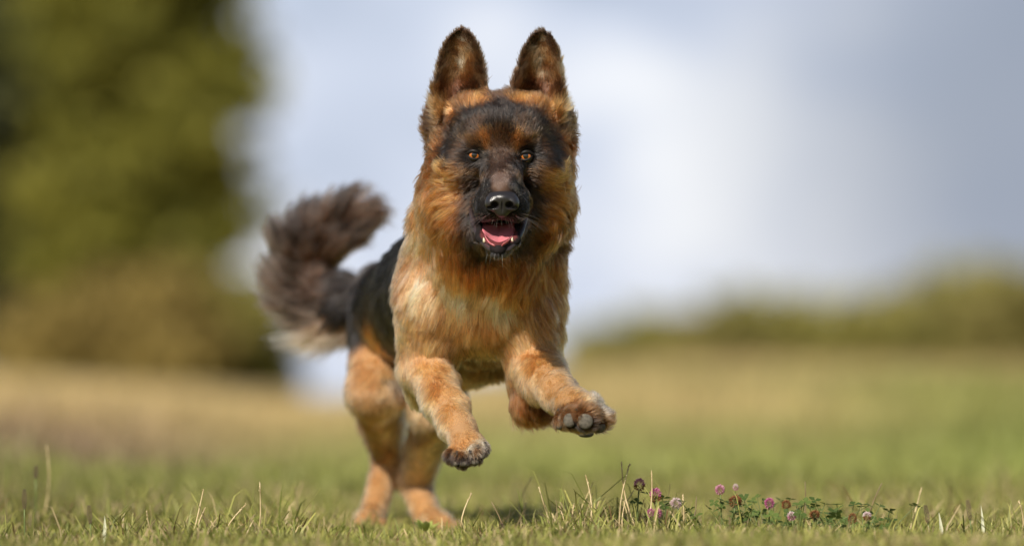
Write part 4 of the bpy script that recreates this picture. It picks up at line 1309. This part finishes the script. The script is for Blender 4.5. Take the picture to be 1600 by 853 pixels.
def leaflet(vs, fs, c, d, up, L, W_):
    x = d.cross(up).normalized()
    o_ = len(vs)
    vs += [c, c + d * L * .45 + x * W_ + up * L * .08, c + d * L * .5 - up * L * .03, c + d * L * .45 - x * W_ + up * L * .08, c + d * L * .85 + x * W_ * .5, c + d * L * .85 - x * W_ * .5, c + d * L]
    fs += [(o_, o_ + 1, o_ + 2), (o_, o_ + 2, o_ + 3), (o_ + 1, o_ + 4, o_ + 2), (o_ + 2, o_ + 5, o_ + 3), (o_ + 4, o_ + 6, o_ + 2), (o_ + 2, o_ + 6, o_ + 5)]
def trefoil(root, c, r_, L):
    vs, fs = [], []
    up = Vector((r_.normal() * .35, r_.normal() * .35 - .25, 1)).normalized()
    a0 = r_.uniform(0, 6.28)
    for k in range(3):
        a = a0 + k * 2.094
        d = Vector((math.cos(a), math.sin(a), 0)); d = (d - up * d.dot(up)).normalized()
        leaflet(vs, fs, Vector(c), (d + up * .15).normalized(), up, L * r_.uniform(.85, 1.1), L * .42)
    o = mesh_obj('leaf', vs, fs, m_leaf, root)
    set_tint(o, np.full(len(vs), r_.uniform(.2, .9)))
CLOVER = [  # px, py of head centre, half width, half height, Y, petals, lower petals, label
    (999, 757, 8, 9, 8.03, PINK, RUST, 'tall clover head, dusky pink above and brown below, behind the crossing stalks'),
    (1024.5, 774, 8, 12, 7.97, DEEP, RUST, 'tall narrow deep pink clover head in sharp focus'),
    (1017, 801, 5, 7, 7.95, DEEP, DEEP, 'small purple clover bud low beneath the tall narrow head'),
    (1027, 802, 6, 8, 7.96, DEEP, PINK, 'lower mauve clover head touching the small purple bud'),
    (1056.5, 786, 8, 7, 8.1, PALE, PALE, 'palest soft pink clover head beside the short upright stalk'),
    (1125, 765, 6.5, 7, 8.0, PINK, PINK, 'bright pink clover head on a bent stem at the near end of the patch'),
    (1149.5, 761, 4, 5, 8.15, PALE, PINK, 'tiny pale clover head above the withered brown one'),
    (1149, 783, 9, 8, 8.02, RUST, RUST, 'large withered brown clover head under the tiny pale one'),
    (1202, 786, 7, 8, 7.98, DEEP, DEEP, 'magenta clover head in the middle of the leafy patch'),
    (1228.5, 788, 6.5, 6, 8.0, RUST, RUST, 'small withered brown head beside the magenta clover'),
    (1237, 806, 6, 6.5, 7.94, PALE, PINK, 'little light pink clover head low in front of the patch'),
    (1273, 804, 7, 6, 7.98, RUST, RUST, 'rusty withered clover head low right of the light pink one'),
    (1332, 810, 6, 9, 7.97, RUST, RUST, 'upright orange-brown withered head at the far end of the patch'),
    (1355, 806, 6, 6, 8.0, PALE, RUST, 'faded greyish clover head right of the orange-brown one'),
]
for cx_, cy_, hw, hh, Y, m1, m2, lab in CLOVER:
    b = ground_pt(cx_ + rs.uniform(-8, 8), Y)
    c = P(cx_, cy_, Y)
    root = empty('clover_flower', b, lab, 'clover', 'clover flowers in the turf')
    rel = c - b
    ps = [rel * t * np.array([t, t, 1]) for t in np.linspace(-.05, .92, 6)]
    tube('stem', ps, [.0011] * 6, m_stem.m, root, 6)
    flower_head(root, rel, hw * PX * 1.05, hh * PX * 1.05, m1, m2)
    for k in range(2):
        trefoil(root, Vector(rel) * rs.uniform(.35, .8) + Vector(rs.normal(size=3) * .006), rs, .010)
PLANTS = [(1108, 8.0, 'leafy clover plant at the near end of the flowering patch'), (1140, 8.06, 'clover plant under the withered brown head'), (1170, 7.99, 'clover plant between the brown head and the magenta flower'),
          (1196, 8.05, 'clover plant shading the magenta flower'), (1222, 8.1, 'clover plant behind the small withered head'), (1246, 7.98, 'clover plant right above the little light pink head'),
          (1268, 8.06, 'dense clover plant behind the rusty withered head'), (1296, 8.0, 'clover plant left of the orange-brown head'), (1322, 8.08, 'clover plant behind the orange-brown head'),
          (1350, 8.02, 'clover plant around the faded greyish head'), (1380, 8.07, 'last clover plant at the far end of the patch'), (1284, 8.14, 'tall blurred clover plant at the back of the patch'), (1210, 8.16, 'blurred clover plant at the back above the magenta flower'),
          (1040, 8.06, 'small clover plant below the tall narrow pink head')]
for bx, Y, lab in PLANTS:
    b = ground_pt(bx, Y)
    root = empty('clover_plant', b, lab, 'clover plant', 'clover plants of the flowering patch')
    segs = []
    for k in range(7):
        tip = np.array([rs.normal() * .022, rs.normal() * .02, rs.uniform(.025, .062)])
        segs.append(([tip * np.array([t, t, t ** .7]) for t in (0, .5, 1)], [.0008, .0007, .0005]))
        trefoil(root, tip, rs, rs.uniform(.008, .0125))
    limb_mesh('stem', segs, m_stem.m, root, 5)
# plantain seed spikes
m_spike = Mat('seed_spike', Roughness=.8)
m_spike.link(m_spike.ramp(m_spike.noise(700, 2), [(.35, (.05, .03, .022)), (.65, (.17, .11, .07))]), m_spike.b.inputs['Base Color'])
SPIKES = [(1455, 1446, 790, 30, 7.97, 'brown seed spike beside the first pale curled blade'), (1521, 1512, 782, 32, 7.99, 'brown seed spike beside the second pale curled blade, nearer the picture edge'),
          (39, 38, 765, 32, 8.0, 'dark seed spike standing near the tall blurred stalk'), (144, 139, 790, 30, 7.97, 'dark reddish seed spike alone on the left turf'), (787, 783, 818, 12, 7.95, 'small brown seed spike in the shadow of the dog'),
          (56, 56, 728, 22, 8.6, 'blurred dark seed spike behind the tall stalk')]
for bx, tx, ty, ln, Y, lab in SPIKES:
    b = ground_pt(bx, Y)
    rel = P(tx, ty, Y) - b
    root = empty('seed_spike', b, lab, 'seed spike', 'brown seed spikes in the turf')
    u_ = ln * PX / np.linalg.norm(rel)
    tube('stem', [rel * t for t in np.linspace(-.05, 1 - u_ * .9, 5)], [.0012] * 5, m_stem.m, root, 6)
    vs, fs = [], []
    for k in range(90):
        t = 1 - u_ * (k / 90)
        a = k * 2.39996
        c = Vector(rel * t) + Vector((math.cos(a), math.sin(a), 0)) * .0023 * math.sin(math.pi * min(1, (k + 6) / 96) * .85 + .25)
        d = Vector((math.cos(a), math.sin(a), .9)).normalized() * .0018
        x = d.cross(Vector((0, 0, 1))).normalized() * .0009
        o_ = len(vs)
        vs += [c, c + d * .6 + x, c + d * .6 - x, c + d * .5 + Vector((0, 0, .001)), c + d]
        fs += [(o_, o_ + 1, o_ + 3), (o_, o_ + 3, o_ + 2), (o_ + 1, o_ + 4, o_ + 3), (o_ + 3, o_ + 4, o_ + 2), (o_, o_ + 2, o_ + 1), (o_ + 2, o_ + 4, o_ + 1)]
    mesh_obj('spike', vs, fs, m_spike.m, root, smooth=False)
# two pale curled blades and the broad-leaved rosettes
m_pale = Mat('bleached_blade', Base_Color=(.50, .50, .36, 1), Roughness=.5)
for bx, tx, ty, lab in ((1470, 1466, 799, 'pale curled blade right of the first seed spike'), (1534, 1532, 789, 'pale curled blade right of the second seed spike, nearer the picture edge'), (160, 163, 805, 'short pale blade right of the reddish seed spike')):
    b = ground_pt(bx, 7.97)
    rel = P(tx, ty, 7.97) - b
    root = empty('pale_blade', b, lab, 'grass blade', 'bleached grass blades')
    vs, fs = [], []
    for i, t in enumerate(np.linspace(0, 1, 7)):
        c = Vector(rel * t) + Vector((.002 * math.sin(3 * t), -.003 * t * t, 0))
        w_ = .0026 * (1 - t ** 2.2) + .0003
        vs += [c + Vector((-w_, 0, 0)), c + Vector((0, .0012, 0)), c + Vector((w_, 0, 0))]
        if i:
            o_ = 3 * i
            fs += [(o_ - 3, o_ - 2, o_ + 1, o_), (o_ - 2, o_ - 1, o_ + 2, o_ + 1)]
    mesh_obj('blade', vs, fs, m_pale.m, root)
m_weed = leaf_mat('weed_leaf', [(.1, (.20, .25, .06)), (.9, (.40, .44, .12))], .4)
for bx, Y, sc_, lab in ((664, 8.3, .6, 'light green broad-leaved weed in front of the hind paws'), (880, 8.05, .45, 'small green weed below the raised forepaw')):
    b = ground_pt(bx, Y)
    root = empty('leafy_weed', b, lab, 'weed', 'broad-leaved weeds')
    for k in range(8):
        vs, fs = [], []
        a = k * .785 + rs.uniform(-.3, .3)
        up = Vector((0, -.2, 1)).normalized()
        d = Vector((math.cos(a), math.sin(a), rs.uniform(.7, 1.5))).normalized()
        leaflet(vs, fs, Vector((0, 0, .008)), d, up, .038 * sc_ * rs.uniform(.8, 1.2), .011 * sc_)
        o = mesh_obj('leaf', vs, fs, m_weed, root)
        set_tint(o, np.full(len(vs), rs.uniform(.2, .9)))
